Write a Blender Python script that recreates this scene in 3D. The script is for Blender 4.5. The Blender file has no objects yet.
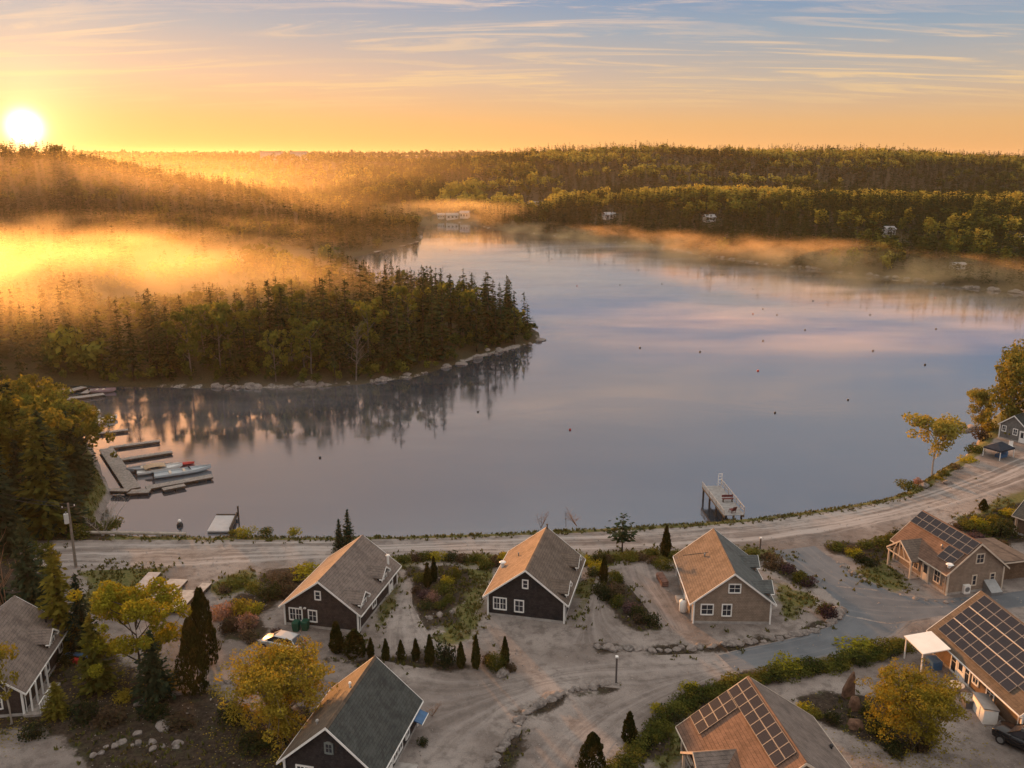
import bpy, math, random
import numpy as np
from mathutils import Vector, Matrix

random.seed(7)
RNG = np.random.default_rng(7)
SC = bpy.context.scene
COL = SC.collection
R = math.radians

# ------------------------------------------------------------------ camera
F = 900.0                      # focal length in pixels of a 1024 x 768 frame
PITCH = math.atan(226 / F)
CZ = 46.0
G = 2.0                        # height of the village ground above the lake
cam_d = bpy.data.cameras.new('camera')
cam = bpy.data.objects.new('camera', cam_d)
COL.objects.link(cam)
cam.location = (0, 0, CZ)
cam.rotation_euler = (R(90) - PITCH, 0, 0)
cam_d.sensor_width = 36
cam_d.lens = 36 * F / 1024
cam_d.clip_start = 1
cam_d.clip_end = 30000
SC.camera = cam
cP, sP = math.cos(PITCH), math.sin(PITCH)


def at(px, py, z=G):
    """ground point seen at a pixel of the photograph"""
    a, b = (px - 512) / F, (384 - py) / F
    dy, dz = cP + b * sP, -sP + b * cP
    t = (z - CZ) / dz
    return Vector((a * t, dy * t, z))


def proj(x, y, z):
    z = z - CZ
    d = y * cP - z * sP
    v = y * sP + z * cP
    return 512 + F * x / d, 384 - F * v / d


def height_to(x, y, zb, py):
    """height of a thing at x, y standing on zb whose top shows at pixel row py"""
    b = (384 - py) / F
    ang = math.atan(b) - PITCH
    return max(.3, CZ + y * math.tan(ang) - zb)


def pxm(x, y, z=G):
    return F / (y * cP - (z - CZ) * sP)


# ------------------------------------------------------------------ materials
MATS = {}


def new_mat(name):
    m = bpy.data.materials.new(name)
    m.use_nodes = True
    n = m.node_tree.nodes
    for x in list(n):
        n.remove(x)
    out = n.new('ShaderNodeOutputMaterial')
    MATS[name] = m
    return m, m.node_tree, out


class NT:
    """small node-tree helper"""
    def __init__(s, tree):
        s.t = tree

    def node(s, typ, **kw):
        n = s.t.nodes.new(typ)
        for k, v in kw.items():
            if k in n.inputs:
                s.put(n.inputs[k], v)
            else:
                setattr(n, k, v)
        return n

    def put(s, inp, v):
        if isinstance(v, bpy.types.NodeSocket):
            s.t.links.new(v, inp)
        elif isinstance(v, (tuple, list)) and len(v) == 3 and inp.type == 'RGBA':
            inp.default_value = (*v, 1)
        else:
            inp.default_value = v

    def math(s, op, a, b=None, c=None, clamp=False):
        n = s.t.nodes.new('ShaderNodeMath')
        n.operation = op
        n.use_clamp = clamp
        s.put(n.inputs[0], a)
        if b is not None:
            s.put(n.inputs[1], b)
        if c is not None:
            s.put(n.inputs[2], c)
        return n.outputs[0]

    def vmath(s, op, a, b=None):
        n = s.t.nodes.new('ShaderNodeVectorMath')
        n.operation = op
        s.put(n.inputs[0], a)
        if b is not None:
            if op == 'SCALE':
                s.put(n.inputs[3], b)
            else:
                s.put(n.inputs[1], b)
        return n.outputs['Value'] if op in ('DOT_PRODUCT', 'LENGTH', 'DISTANCE') else n.outputs[0]

    def noise(s, vec, scale, detail=4, rough=.55, dist=0, col=False):
        n = s.t.nodes.new('ShaderNodeTexNoise')
        if vec is not None:
            s.put(n.inputs['Vector'], vec)
        n.inputs['Scale'].default_value = scale
        n.inputs['Detail'].default_value = detail
        n.inputs['Roughness'].default_value = rough
        n.inputs['Distortion'].default_value = dist
        return n.outputs['Color' if col else 'Fac']

    def ramp(s, fac, stops, interp='LINEAR'):
        n = s.t.nodes.new('ShaderNodeValToRGB')
        s.put(n.inputs[0], fac)
        cr = n.color_ramp
        cr.interpolation = interp
        while len(cr.elements) < len(stops):
            cr.elements.new(.5)
        for e, (p, c) in zip(cr.elements, stops):
            e.position = p
            e.color = (*c, 1) if not isinstance(c, (int, float)) else (c, c, c, 1)
        return n.outputs[0]

    def mix(s, fac, a, b, mode='MIX'):
        n = s.t.nodes.new('ShaderNodeMix')
        n.data_type = 'RGBA'
        n.blend_type = mode
        s.put(n.inputs[0], fac)
        s.put(n.inputs[6], a)
        s.put(n.inputs[7], b)
        return n.outputs[2]

    def sstep(s, v, lo, hi):
        n = s.t.nodes.new('ShaderNodeMapRange')
        n.interpolation_type = 'SMOOTHSTEP'
        s.put(n.inputs[0], v)
        s.put(n.inputs[1], lo)
        s.put(n.inputs[2], hi)
        return n.outputs[0]

    def bump(s, h, strength=.4, dist=.05):
        n = s.t.nodes.new('ShaderNodeBump')
        s.put(n.inputs['Height'], h)
        n.inputs['Strength'].default_value = strength
        n.inputs['Distance'].default_value = dist
        return n.outputs[0]

    def pos(s):
        return s.t.nodes.new('ShaderNodeNewGeometry').outputs['Position']

    def obj(s):
        return s.t.nodes.new('ShaderNodeTexCoord').outputs['Object']

    def scale(s, v, sc):
        n = s.t.nodes.new('ShaderNodeMapping')
        s.put(n.inputs[0], v)
        n.inputs['Scale'].default_value = sc
        return n.outputs[0]

    def bsdf(s, out, color, rough=.85, normal=None, metal=0, spec=.3, **kw):
        b = s.t.nodes.new('ShaderNodeBsdfPrincipled')
        s.put(b.inputs['Base Color'], color)
        s.put(b.inputs['Roughness'], rough)
        s.put(b.inputs['Metallic'], metal)
        s.put(b.inputs['Specular IOR Level'], spec)
        if normal is not None:
            s.put(b.inputs['Normal'], normal)
        for k, v in kw.items():
            s.put(b.inputs[k], v)
        if out is not None:
            s.t.links.new(b.outputs[0], out.inputs['Surface'])
        return b


def c3(*rgb):
    """sRGB 0..255 to linear"""
    return tuple(((v / 255) / 12.92 if v / 255 < .04045 else ((v / 255 + .055) / 1.055) ** 2.4) for v in rgb)


def plain(name, col, rough=.6, var=.25, scale=3., metal=0, spec=.3, bump=0.):
    m, t, out = new_mat(name)
    k = NT(t)
    n = k.noise(k.pos(), scale, 5, .6)
    lo = tuple(c * (1 - var) for c in col)
    hi = tuple(min(1, c * (1 + var)) for c in col)
    cc = k.mix(k.sstep(n, .3, .7), lo, hi)
    nm = k.bump(k.noise(k.pos(), scale * 9, 4), bump, .03) if bump else None
    k.bsdf(out, cc, rough, nm, metal, spec)
    return m


def shingle(name, a, b, cw=.32, ch=.16, stain=None, rough=.9, bumpd=.5, rowscale=1.0):
    """courses of shingles: rows follow the object's Z, joints run along X+Y"""
    m, t, out = new_mat(name)
    k = NT(t)
    o = k.obj()
    sx = k.node('ShaderNodeSeparateXYZ', Vector=o)
    u = k.math('ADD', sx.outputs[0], sx.outputs[1])
    cv = k.node('ShaderNodeCombineXYZ', X=u, Y=k.math('MULTIPLY', sx.outputs[2], rowscale))
    br = k.node('ShaderNodeTexBrick', Vector=cv.outputs[0])
    br.inputs['Scale'].default_value = 1
    br.inputs['Brick Width'].default_value = cw
    br.inputs['Row Height'].default_value = ch
    br.inputs['Mortar Size'].default_value = .012
    br.inputs['Mortar Smooth'].default_value = .3
    br.inputs['Bias'].default_value = 0
    k.put(br.inputs['Color1'], a)
    k.put(br.inputs['Color2'], b)
    k.put(br.inputs['Mortar'], tuple(c * .45 for c in a))
    c = br.outputs['Color']
    n = k.noise(o, 1.3, 5, .65)
    c = k.mix(k.math('MULTIPLY', k.sstep(n, .35, .75), .5), c, tuple(x * 1.5 for x in b))
    n2 = k.noise(o, .55, 4, .6)
    c = k.mix(k.math('MULTIPLY', k.sstep(n2, .5, .7), .55), c, stain or tuple(x * .55 for x in a))
    n3 = k.noise(o, 22, 2, .6)
    c = k.mix(.35, c, k.ramp(n3, [(.3, .25), (.7, .75)]), 'OVERLAY')
    # lower lip of every course stands proud
    fr = k.math('FRACT', k.math('DIVIDE', k.math('MULTIPLY', sx.outputs[2], rowscale), ch))
    h = k.math('ADD', k.math('SUBTRACT', 1., fr), k.math('MULTIPLY', n3, .5))
    k.bsdf(out, c, rough, k.bump(h, bumpd, .02))
    return m


# ------------------------------------------------------------------ mesh builder
def mesh_np(name, V, Fc, mats=(), midx=None, smooth=False):
    """V (n,3), Fc list of arrays (m,3) and/or (m,4)"""
    me = bpy.data.meshes.new(name)
    V = np.asarray(V, dtype=np.float32)
    if not isinstance(Fc, (list, tuple)):
        Fc = [Fc]
    Fc = [np.asarray(f, dtype=np.int32) for f in Fc if len(f)]
    me.vertices.add(len(V))
    me.vertices.foreach_set('co', V.ravel())
    tot = np.concatenate([np.full(len(f), f.shape[1], np.int32) for f in Fc])
    idx = np.concatenate([f.ravel() for f in Fc])
    st = np.concatenate([[0], np.cumsum(tot)[:-1]]).astype(np.int32)
    me.loops.add(len(idx))
    me.loops.foreach_set('vertex_index', idx)
    me.polygons.add(len(tot))
    me.polygons.foreach_set('loop_start', st)
    for m in mats:
        me.materials.append(m)
    if midx is not None:
        me.polygons.foreach_set('material_index', np.asarray(midx, np.int32))
    me.polygons.foreach_set('use_smooth', np.full(len(tot), smooth, dtype=bool))
    me.update(calc_edges=True)
    me.validate()
    return me


def link(name, me, parent=None, loc=None):
    o = bpy.data.objects.new(name, me)
    COL.objects.link(o)
    if parent is not None:
        o.parent = parent
    if loc is not None:
        o.location = loc
    return o


def tag(o, label=None, cat=None, group=None, kind=None):
    if label:
        o['label'] = label
    if cat:
        o['category'] = cat
    if group:
        o['group'] = group
    if kind:
        o['kind'] = kind
    return o


def empty(name, loc, rz=0., label=None, cat=None, group=None, scale=1.):
    o = bpy.data.objects.new(name, None)
    COL.objects.link(o)
    o.empty_display_size = .2
    o.location = loc
    o.rotation_euler = (0, 0, rz)
    o.scale = (scale, scale, scale) if isinstance(scale, (int, float)) else scale
    return tag(o, label, cat, group)


class MB:
    """collects simple shapes and links them as ONE mesh object"""
    def __init__(s):
        s.V, s.P = [], []

    def add(s, vs, fs):
        b = len(s.V)
        s.V += [tuple(v) for v in vs]
        s.P += [tuple(b + i for i in f) for f in fs]
        return s

    def box(s, c, d, rz=0., M=None):
        x, y, z = d[0] / 2, d[1] / 2, d[2] / 2
        cs, sn = math.cos(rz), math.sin(rz)
        vs = []
        for k in (-z, z):
            for (i, j) in ((-x, -y), (x, -y), (x, y), (-x, y)):
                v = Vector((i * cs - j * sn + c[0], i * sn + j * cs + c[1], k + c[2]))
                vs.append(M @ v if M else v)
        return s.add(vs, [(3, 2, 1, 0), (4, 5, 6, 7), (0, 1, 5, 4), (1, 2, 6, 5), (2, 3, 7, 6), (3, 0, 4, 7)])

    def bar(s, a, b, w, h, up=(0, 0, 1)):
        """box beam from a to b, width w sideways, height h along up"""
        a, b = Vector(a), Vector(b)
        d = (b - a).normalized()
        side = d.cross(Vector(up))
        if side.length < 1e-4:
            side = d.cross(Vector((1, 0, 0)))
        side.normalize()
        u = side.cross(d).normalized()
        vs = []
        for p in (a, b):
            for (i, j) in ((-1, -1), (1, -1), (1, 1), (-1, 1)):
                vs.append(p + side * (i * w / 2) + u * (j * h / 2))
        return s.add(vs, [(0, 1, 2, 3), (7, 6, 5, 4), (0, 4, 5, 1), (1, 5, 6, 2), (2, 6, 7, 3), (3, 7, 4, 0)])

    def tube(s, pts, rad, n=7, cap=True):
        pts = [Vector(p) for p in pts]
        if not isinstance(rad, (list, tuple)):
            rad = [rad] * len(pts)
        rings = []
        for i, p in enumerate(pts):
            d = (pts[min(i + 1, len(pts) - 1)] - pts[max(i - 1, 0)]).normalized()
            a = d.cross(Vector((0, 0, 1)))
            if a.length < .05:
                a = d.cross(Vector((0, 1, 0)))
            a.normalize()
            b = d.cross(a)
            rings.append([p + (a * math.cos(2 * math.pi * q / n) + b * math.sin(2 * math.pi * q / n)) * rad[i] for q in range(n)])
        vs = [v for r in rings for v in r]
        fs = []
        for i in range(len(pts) - 1):
            for q in range(n):
                fs.append((i * n + q, (i + 1) * n + q, (i + 1) * n + (q + 1) % n, i * n + (q + 1) % n))
        if cap:
            fs.append(tuple(range(n)))
            fs.append(tuple((len(pts) - 1) * n + q for q in reversed(range(n))))
        return s.add(vs, fs)

    def prism(s, poly, z0, z1):
        """vertical prism over a polygon (counter-clockwise)"""
        n = len(poly)
        vs = [(p[0], p[1], z0) for p in poly] + [(p[0], p[1], z1) for p in poly]
        fs = [tuple(reversed(range(n))), tuple(range(n, 2 * n))]
        fs += [(i, (i + 1) % n, n + (i + 1) % n, n + i) for i in range(n)]
        return s.add(vs, fs)

    def extrude(s, poly, d):
        """any planar 3-D polygon pushed along d"""
        n = len(poly)
        d = Vector(d)
        vs = [Vector(p) for p in poly] + [Vector(p) + d for p in poly]
        fs = [tuple(reversed(range(n))), tuple(range(n, 2 * n))]
        fs += [(i, (i + 1) % n, n + (i + 1) % n, n + i) for i in range(n)]
        return s.add(vs, fs)

    def loft(s, rings, cap=True):
        n = len(rings[0])
        vs = [v for r in rings for v in r]
        fs = []
        for i in range(len(rings) - 1):
            for q in range(n):
                fs.append((i * n + q, i * n + (q + 1) % n, (i + 1) * n + (q + 1) % n, (i + 1) * n + q))
        if cap:
            fs.append(tuple(reversed(range(n))))
            fs.append(tuple((len(rings) - 1) * n + q for q in range(n)))
        return s.add(vs, fs)

    def ball(s, c, r, n=8, m=6):
        rx, ry, rz = (r, r, r) if isinstance(r, (int, float)) else r
        rings = []
        for i in range(1, m):
            t = math.pi * i / m
            rings.append([(c[0] + rx * math.sin(t) * math.cos(2 * math.pi * q / n), c[1] + ry * math.sin(t) * math.sin(2 * math.pi * q / n), c[2] - rz * math.cos(t)) for q in range(n)])
        return s.loft(rings)

    def mesh(s, name, mat, smooth=False, bevel=0.):
        import bmesh
        me = bpy.data.meshes.new(name)
        me.from_pydata([tuple(v) for v in s.V], [], s.P)
        bm = bmesh.new()
        bm.from_mesh(me)
        bmesh.ops.recalc_face_normals(bm, faces=bm.faces)
        if bevel:
            bmesh.ops.bevel(bm, geom=[e for e in bm.edges if len(e.link_faces) == 2 and e.calc_face_angle(0) > .5], offset=bevel, segments=2, affect='EDGES', clamp_overlap=True)
        bm.to_mesh(me)
        bm.free()
        me.materials.append(mat)
        if smooth:
            me.polygons.foreach_set('use_smooth', [True] * len(me.polygons))
        me.update()
        return me

    def build(s, name, mat, parent=None, smooth=False, bevel=0., loc=None):
        return link(name, s.mesh(name, mat, smooth, bevel), parent, loc)
# ------------------------------------------------------------------ terrain
ZS = 1.9                        # the near bank is a drop: its rim stands at 1.9 m
near = [(118, 531), (190, 532), (215, 533), (232, 531), (300, 533), (400, 532), (500, 529), (600, 524), (690, 519), (760, 513), (830, 504),
        (880, 495), (900, 488)]
WATER = [tuple(at(x, y, ZS)[:2]) for x, y in near]
WATER += [tuple(at(x, y, 1.0)[:2]) for x, y in [(930, 474), (955, 460), (972, 446), (982, 432), (988, 420)]]
WATER += [tuple(at(x, y, 0)[:2]) for x, y in [(1003, 412), (1060, 400), (1200, 380), (1200, 330), (1100, 303), (1024, 294), (985, 290), (950, 286),
          (900, 279), (850, 274), (800, 268), (760, 264), (700, 255), (640, 244), (600, 241), (560, 237), (520, 232), (490, 229), (470, 223), (440, 222), (426, 226),
          (421, 241), (404, 246), (385, 250), (360, 256), (330, 262), (345, 272), (380, 285), (420, 298), (470, 310), (520, 322), (538, 332), (541, 341),
          (520, 347), (480, 357), (450, 366), (415, 377), (370, 383), (325, 387), (280, 388), (200, 388), (130, 387), (96, 386), (60, 385),
          (-40, 388), (-60, 405), (30, 412), (70, 425), (92, 450), (104, 480), (112, 495)]]
WATER += [tuple(at(x, y, .8)[:2]) for x, y in [(104, 503), (98, 514), (106, 526)]]
WP = np.array(WATER)


def sdist(x, y, poly):
    """signed distance, positive outside the polygon"""
    x = np.asarray(x, float); y = np.asarray(y, float)
    d2 = np.full(x.shape, 1e18)
    ins = np.zeros(x.shape, bool)
    n = len(poly)
    for i in range(n):
        ax, ay = poly[i]
        bx, by = poly[(i + 1) % n]
        ex, ey = bx - ax, by - ay
        t = np.clip(((x - ax) * ex + (y - ay) * ey) / (ex * ex + ey * ey + 1e-12), 0, 1)
        d2 = np.minimum(d2, (x - ax - t * ex) ** 2 + (y - ay - t * ey) ** 2)
        c = ((ay > y) != (by > y)) & (x < (bx - ax) * (y - ay) / (by - ay + 1e-12) + ax)
        ins ^= c
    d = np.sqrt(d2)
    return np.where(ins, -d, d)


def ss(v, a, b):
    t = np.clip((v - a) / (b - a), 0, 1)
    return t * t * (3 - 2 * t)


_perm = np.random.default_rng(3).random((64, 64))


def vnoise(x, y, s):
    x = np.asarray(x, float) / s; y = np.asarray(y, float) / s
    xi = np.floor(x).astype(int); yi = np.floor(y).astype(int)
    fx = x - xi; fy = y - yi
    fx = fx * fx * (3 - 2 * fx); fy = fy * fy * (3 - 2 * fy)
    g = lambda i, j: _perm[(xi + i) % 64, (yi + j) % 64]
    return (g(0, 0) * (1 - fx) + g(1, 0) * fx) * (1 - fy) + (g(0, 1) * (1 - fx) + g(1, 1) * fx) * fy


def fbm(x, y, s):
    return .55 * vnoise(x, y, s) + .28 * vnoise(x + 31, y + 17, s / 2.1) + .17 * vnoise(x + 7, y + 71, s / 4.3)


def zray(py, y):
    return CZ + y * math.tan(math.atan((384 - py) / F) - PITCH)


# every ridge: (pixel column -> tree-top row, distance), width in front, width behind, tree height
RIDGES = [
    ([(-300, 144, 700), (-100, 142, 690), (0, 144, 680), (60, 147, 670), (95, 155, 665), (130, 162, 655), (200, 175, 640), (260, 184, 615), (330, 196, 590), (385, 207, 560), (412, 216, 540), (424, 262, 520), (470, 380, 520)], 120, 170, 11),
    ([(-300, 156, 1500), (0, 160, 1500), (110, 159, 1500), (200, 156, 1500), (300, 155, 1500), (400, 158, 1550), (520, 162, 1600), (700, 166, 1600), (1300, 170, 1600)], 420, 500, 10),
    ([(300, 180, 1150), (400, 167, 1150), (430, 162, 1150), (480, 157, 1150), (520, 153, 1150), (560, 150, 1150), (620, 147, 1150), (660, 146, 1150), (700, 150, 1130), (760, 150, 1130), (850, 150, 1120), (900, 152, 1120), (960, 156, 1120), (1024, 159, 1120), (1300, 162, 1120)], 330, 400, 10),
    ([(330, 235, 800), (380, 208, 780), (430, 200, 760), (480, 192, 720), (560, 188, 680), (700, 188, 640), (850, 191, 600), (1024, 196, 560), (1300, 202, 520)], 210, 170, 12),
    ([(-400, 155, 2700), (0, 156, 2700), (80, 154, 2700), (200, 155, 2700), (400, 154, 2700), (480, 154, 2700), (600, 157, 2700), (1300, 158, 2700)], 500, 3000, 8),
    ([(-400, 159, 1200), (420, 170, 1200), (470, 172, 1200), (560, 172, 900), (700, 174, 870), (1024, 178, 850), (1300, 180, 800)], 150, 600, 10),
]


def hills(x, y):
    yy = np.maximum(y, 30)
    px = 512 + F * x / (yy * cP + 9)
    h = np.zeros_like(yy)
    for pts, wf, wb, th in RIDGES:
        p = np.array([q[0] for q in pts], float)
        yr = np.interp(px, p, [q[2] for q in pts])
        zr = np.interp(px, p, [zray(q[1], q[2]) - th for q in pts])
        zr = np.maximum(zr, 0)
        d = yy - yr
        g = np.where(d < 0, np.exp(-(d / wf) ** 2), np.exp(-(d / wb) ** 2))
        g = np.where((d > 0) & (wb > 2000), 1, g)
        h = np.maximum(h, zr * g)
    return h * ss(y, 250, 420)


def ground_z(x, y):
    x = np.asarray(x, float); y = np.asarray(y, float)
    sd = sdist(x, y, WP)
    nearw = 1 - ss(y, 150, 190)
    ramp = np.where(nearw > .5, 1.7, 14.)
    base = G * nearw + (1.5 + 1.2 * fbm(x, y, 60)) * (1 - nearw)
    z = base * ss(sd, -.3, ramp) * (sd > -.3)
    wob = fbm(x, y, 4) - .5
    z = z + np.where((sd > 0) & (y > 150), wob * .8 * ss(sd, 0, 6) + .35 * ss(sd, -.2, .8), 0)
    z = z + hills(x, y) * ss(sd, 0, 130)
    z = np.where(sd < 0, -3.0 * ss(-sd, -.5, 6), z)
    return np.where(sd < 0, np.minimum(z, 0.05 * 0 - .05), np.maximum(z, -.05))


def zones(x, y):
    """masks that say which kind of ground lies where (r: mulch, g: grass, b: rock, a: forest floor)"""
    sd = sdist(x, y, WP)
    jit = (fbm(x, y, 3.0) - .5) * 3.4 + (fbm(x + 90, y, 1.1) - .5) * 1.2

    def zone(poly, w=1.2, z=G):
        p = [tuple(at(a, b, z)[:2]) for a, b in poly]
        return 1 - ss(sdist(x, y, p) + jit, -w, w)
    mulch = np.zeros_like(sd)
    for p in [[(-200, 640), (20, 640), (60, 628), (100, 640), (120, 672), (170, 690), (215, 690), (240, 712), (300, 700), (335, 712), (290, 800), (95, 800), (88, 745), (40, 728), (0, 736), (-200, 736)],
              [(405, 592), (415, 565), (455, 562), (470, 590), (455, 622), (425, 628)],
              [(598, 600), (606, 570), (632, 570), (640, 600), (662, 628), (640, 634)],
              [(805, 700), (850, 695), (900, 700), (935, 720), (938, 748), (900, 757), (862, 742), (825, 722)],
              [(620, 775), (640, 728), (690, 692), (745, 674), (755, 682), (700, 700), (664, 730), (648, 775)],
              [(760, 560), (795, 562), (818, 588), (800, 590), (772, 572)], [(825, 545), (900, 538), (905, 552), (880, 568), (850, 560)],
              [(950, 525), (1040, 500), (1040, 545), (985, 548)],
              [(210, 612), (240, 590), (270, 600), (262, 640), (225, 640)], [(250, 600), (270, 570), (310, 570), (300, 600)],
              [(325, 660), (390, 655), (515, 662), (512, 674), (430, 672), (330, 666)],
              [(0, 500), (100, 520), (110, 540), (60, 560), (60, 640), (-200, 640), (-200, 440), (60, 440)],
              [(820, 600), (838, 600), (842, 615), (826, 618)],
              [(598, 645), (700, 646), (780, 635), (836, 612), (846, 612), (842, 621), (790, 642), (700, 653), (598, 652)],
              [(490, 772), (520, 718), (550, 693), (606, 681), (610, 688), (560, 700), (530, 724), (508, 772)]]:
        mulch = np.maximum(mulch, zone(p))
    grass = np.zeros_like(sd)
    for p in [[(85, 568), (170, 566), (165, 585), (130, 612), (85, 610)], [(446, 572), (486, 568), (484, 600), (478, 640), (440, 640), (448, 600)],
              [(570, 590), (596, 572), (600, 600), (575, 628)], [(380, 600), (402, 580), (396, 612), (372, 640)], [(380, 556), (600, 553), (760, 548), (800, 556), (760, 560), (600, 566), (380, 566)],
              [(770, 575), (800, 590), (818, 600), (790, 620), (772, 596)], [(905, 530), (880, 545), (850, 575), (895, 590), (905, 575), (890, 545)], [(640, 768), (665, 735), (690, 712), (690, 745), (672, 775)],
              [(200, 585), (245, 572), (262, 590), (220, 600)], [(960, 520), (1040, 480), (1060, 520), (985, 545)]]:
        grass = np.maximum(grass, .92 * zone(p, 1.6))
    verge = ss(sd, .2, .8) * (1 - ss(sd + jit * .3, 2.2, 3.4)) * (y < 175)
    grass = np.maximum(grass, verge * .95)
    far = ss(y, 165, 180)
    leftwood = zone([(-300, 400), (60, 395), (95, 450), (104, 500), (60, 555), (-300, 560)], 2.5)
    forest = np.maximum(far, leftwood * ss(sd, .8, 2.6))
    rock = far * ss(sd, -1, .3) * (1 - ss(sd + jit * .5, .2, 1.6)) * ss(fbm(x, y, 9), .34, .6)
    return np.stack([mulch, grass, rock, forest], 1)


def build_ground():
    # a fan of rings around the foot of the camera, fine where the village lies
    rr = list(np.arange(34, 128, .62))
    while rr[-1] < 9000:
        rr.append(rr[-1] * 1.0085)
    rr = np.array([2, 12, 24] + rr)
    th = np.concatenate([np.radians(np.arange(-180, -40, 7)), np.radians(np.arange(-40, 40.01, .26)), np.radians(np.arange(47, 180, 7))])
    RR, TT = np.meshgrid(rr, th, indexing='ij')
    X = (RR * np.sin(TT)).ravel(); Y = (RR * np.cos(TT)).ravel()
    Z = ground_z(X, Y)
    Z = np.where(Y < 0, G, Z)
    n, m = len(rr), len(th)
    i, j = np.meshgrid(np.arange(n - 1), np.arange(m), indexing='ij')
    j2 = (j + 1) % m
    Q = np.stack([i * m + j, (i + 1) * m + j, (i + 1) * m + j2, i * m + j2], -1).reshape(-1, 4)
    V = np.stack([X, Y, Z], 1)
    V = np.vstack([V, [[0, 0, G]]])
    T = np.stack([np.full(m, n * m), np.arange(m), (np.arange(m) + 1) % m], 1)
    me = mesh_np('ground', V, [Q, T], [ground_mat()], smooth=True)
    me.flip_normals() if me.polygons[0].normal.z < 0 else None
    zc = zones(X, Y)
    zc = np.vstack([zc, [[0, 0, 0, 0]]]).astype(np.float32)
    a = me.color_attributes.new('zone', 'FLOAT_COLOR', 'POINT')
    a.data.foreach_set('color', zc.ravel())
    o = link('ground', me)
    tag(o, kind='structure', label='gravel, soil and forest ground around the lake')
    return o


def gravel_color(k, p):
    """pinkish grey crushed stone, used by the yards, lanes and roads alike"""
    big = k.noise(p, .12, 5, .6)
    mid = k.noise(p, .9, 5, .65)
    fine = k.noise(p, 9, 3, .7)
    grit = k.noise(p, 34, 2, .7)
    c = k.mix(k.sstep(big, .35, .65), (.178, .147, .131), (.305, .262, .237))
    c = k.mix(k.math('MULTIPLY', k.sstep(mid, .45, .66), .6), c, (.102, .083, .074))
    c = k.mix(.5, c, k.ramp(fine, [(.25, .3), (.75, .7)]), 'OVERLAY')
    c = k.mix(.6, c, k.ramp(grit, [(.3, .22), (.7, .78)]), 'OVERLAY')
    return c, fine, grit


def ground_mat():
    m, t, out = new_mat('ground')
    k = NT(t)
    p = k.pos()
    g, fine, grit = gravel_color(k, p)
    at_ = k.node('ShaderNodeAttribute', attribute_name='zone')
    sc = k.node('ShaderNodeSeparateColor', Color=at_.outputs['Color'])
    mul, gra, roc, fore = sc.outputs[0], sc.outputs[1], sc.outputs[2], at_.outputs['Alpha']
    n1 = k.noise(p, .8, 5, .7)
    n2 = k.noise(p, 3.2, 4, .7)
    # bare soil and dead leaves
    soil = k.mix(k.sstep(n2, .35, .65), (.020, .015, .011), (.060, .044, .032))
    soil = k.mix(k.math('MULTIPLY', k.sstep(n1, .5, .68), .7), soil, (.040, .044, .018))
    soil = k.mix(k.math('MULTIPLY', k.sstep(k.noise(p, 11, 2, .8), .6, .7), .6), soil, (.11, .072, .038))
    gr = k.mix(k.sstep(n2, .3, .7), (.062, .074, .022), (.155, .138, .048))
    gr = k.mix(k.math('MULTIPLY', k.sstep(n1, .45, .7), .6), gr, (.15, .108, .062))
    rk = k.mix(k.sstep(n2, .35, .65), (.13, .115, .105), (.34, .3, .27))
    fo = k.mix(k.sstep(n2, .3, .7), (.028, .024, .014), (.07, .056, .026))
    nz = k.math('MULTIPLY', k.math('SUBTRACT', n2, .5), .9)
    f = lambda v: k.sstep(k.math('ADD', v, nz), .3, .7)
    c = k.mix(f(gra), g, gr)
    c = k.mix(f(mul), c, soil)
    c = k.mix(f(fore), c, fo)
    c = k.mix(f(roc), c, rk)
    h = k.math('ADD', k.math('MULTIPLY', fine, .6), k.math('MULTIPLY', n2, 1.5))
    k.bsdf(out, c, .95, k.bump(h, .55, .09), spec=.15)
    return m


def water_obj():
    m, t, out = new_mat('lake water')
    k = NT(t)
    p = k.pos()
    w1 = k.noise(k.scale(p, (.35, .9, 1)), 1.0, 3, .55, .4)
    w2 = k.noise(k.scale(p, (.03, .07, 1)), 1.0, 4, .6, .8)
    calm = k.sstep(w2, .42, .66)
    w3 = k.noise(k.scale(p, (1.6, 3.4, 1)), 1.0, 2, .5, .3)
    h = k.math('MULTIPLY', k.math('ADD', w1, k.math('MULTIPLY', w3, .35)), k.math('ADD', k.math('MULTIPLY', calm, 1.1), .25))
    nm = k.bump(h, .085, .10)
    lw = k.node('ShaderNodeFresnel', IOR=1.85, Normal=nm)
    gl = k.node('ShaderNodeBsdfGlossy', Color=(.95, .95, .97), Normal=nm)
    k.put(gl.inputs['Roughness'], k.math('ADD', k.math('MULTIPLY', calm, .06), .05))
    df = k.node('ShaderNodeBsdfDiffuse', Color=(.040, .050, .064))
    mx = k.node('ShaderNodeMixShader')
    k.put(mx.inputs[0], k.math('POWER', lw.outputs[0], .60))
    k.put(mx.inputs[1], df.outputs[0])
    k.put(mx.inputs[2], gl.outputs[0])
    t.links.new(mx.outputs[0], out.inputs['Surface'])
    xs = np.array([-420, 700], float)
    V = [(-420, 60, 0), (760, 60, 0), (760, 900, 0), (-420, 900, 0)]
    me = mesh_np('lake', V, np.array([[0, 1, 2, 3]]), [m])
    return tag(link('lake', me), kind='structure', label='calm lake with mooring buoys')


# ------------------------------------------------------------------ light and air
SUN_AZ = math.atan((25 - 512) / F / (cP + (384 - 131) / F * sP))       # seen from the camera, from +Y towards +X
SUN_EL_DISC = math.atan((384 - 131) / F) - PITCH
SUN_EL = R(6.3)


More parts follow.
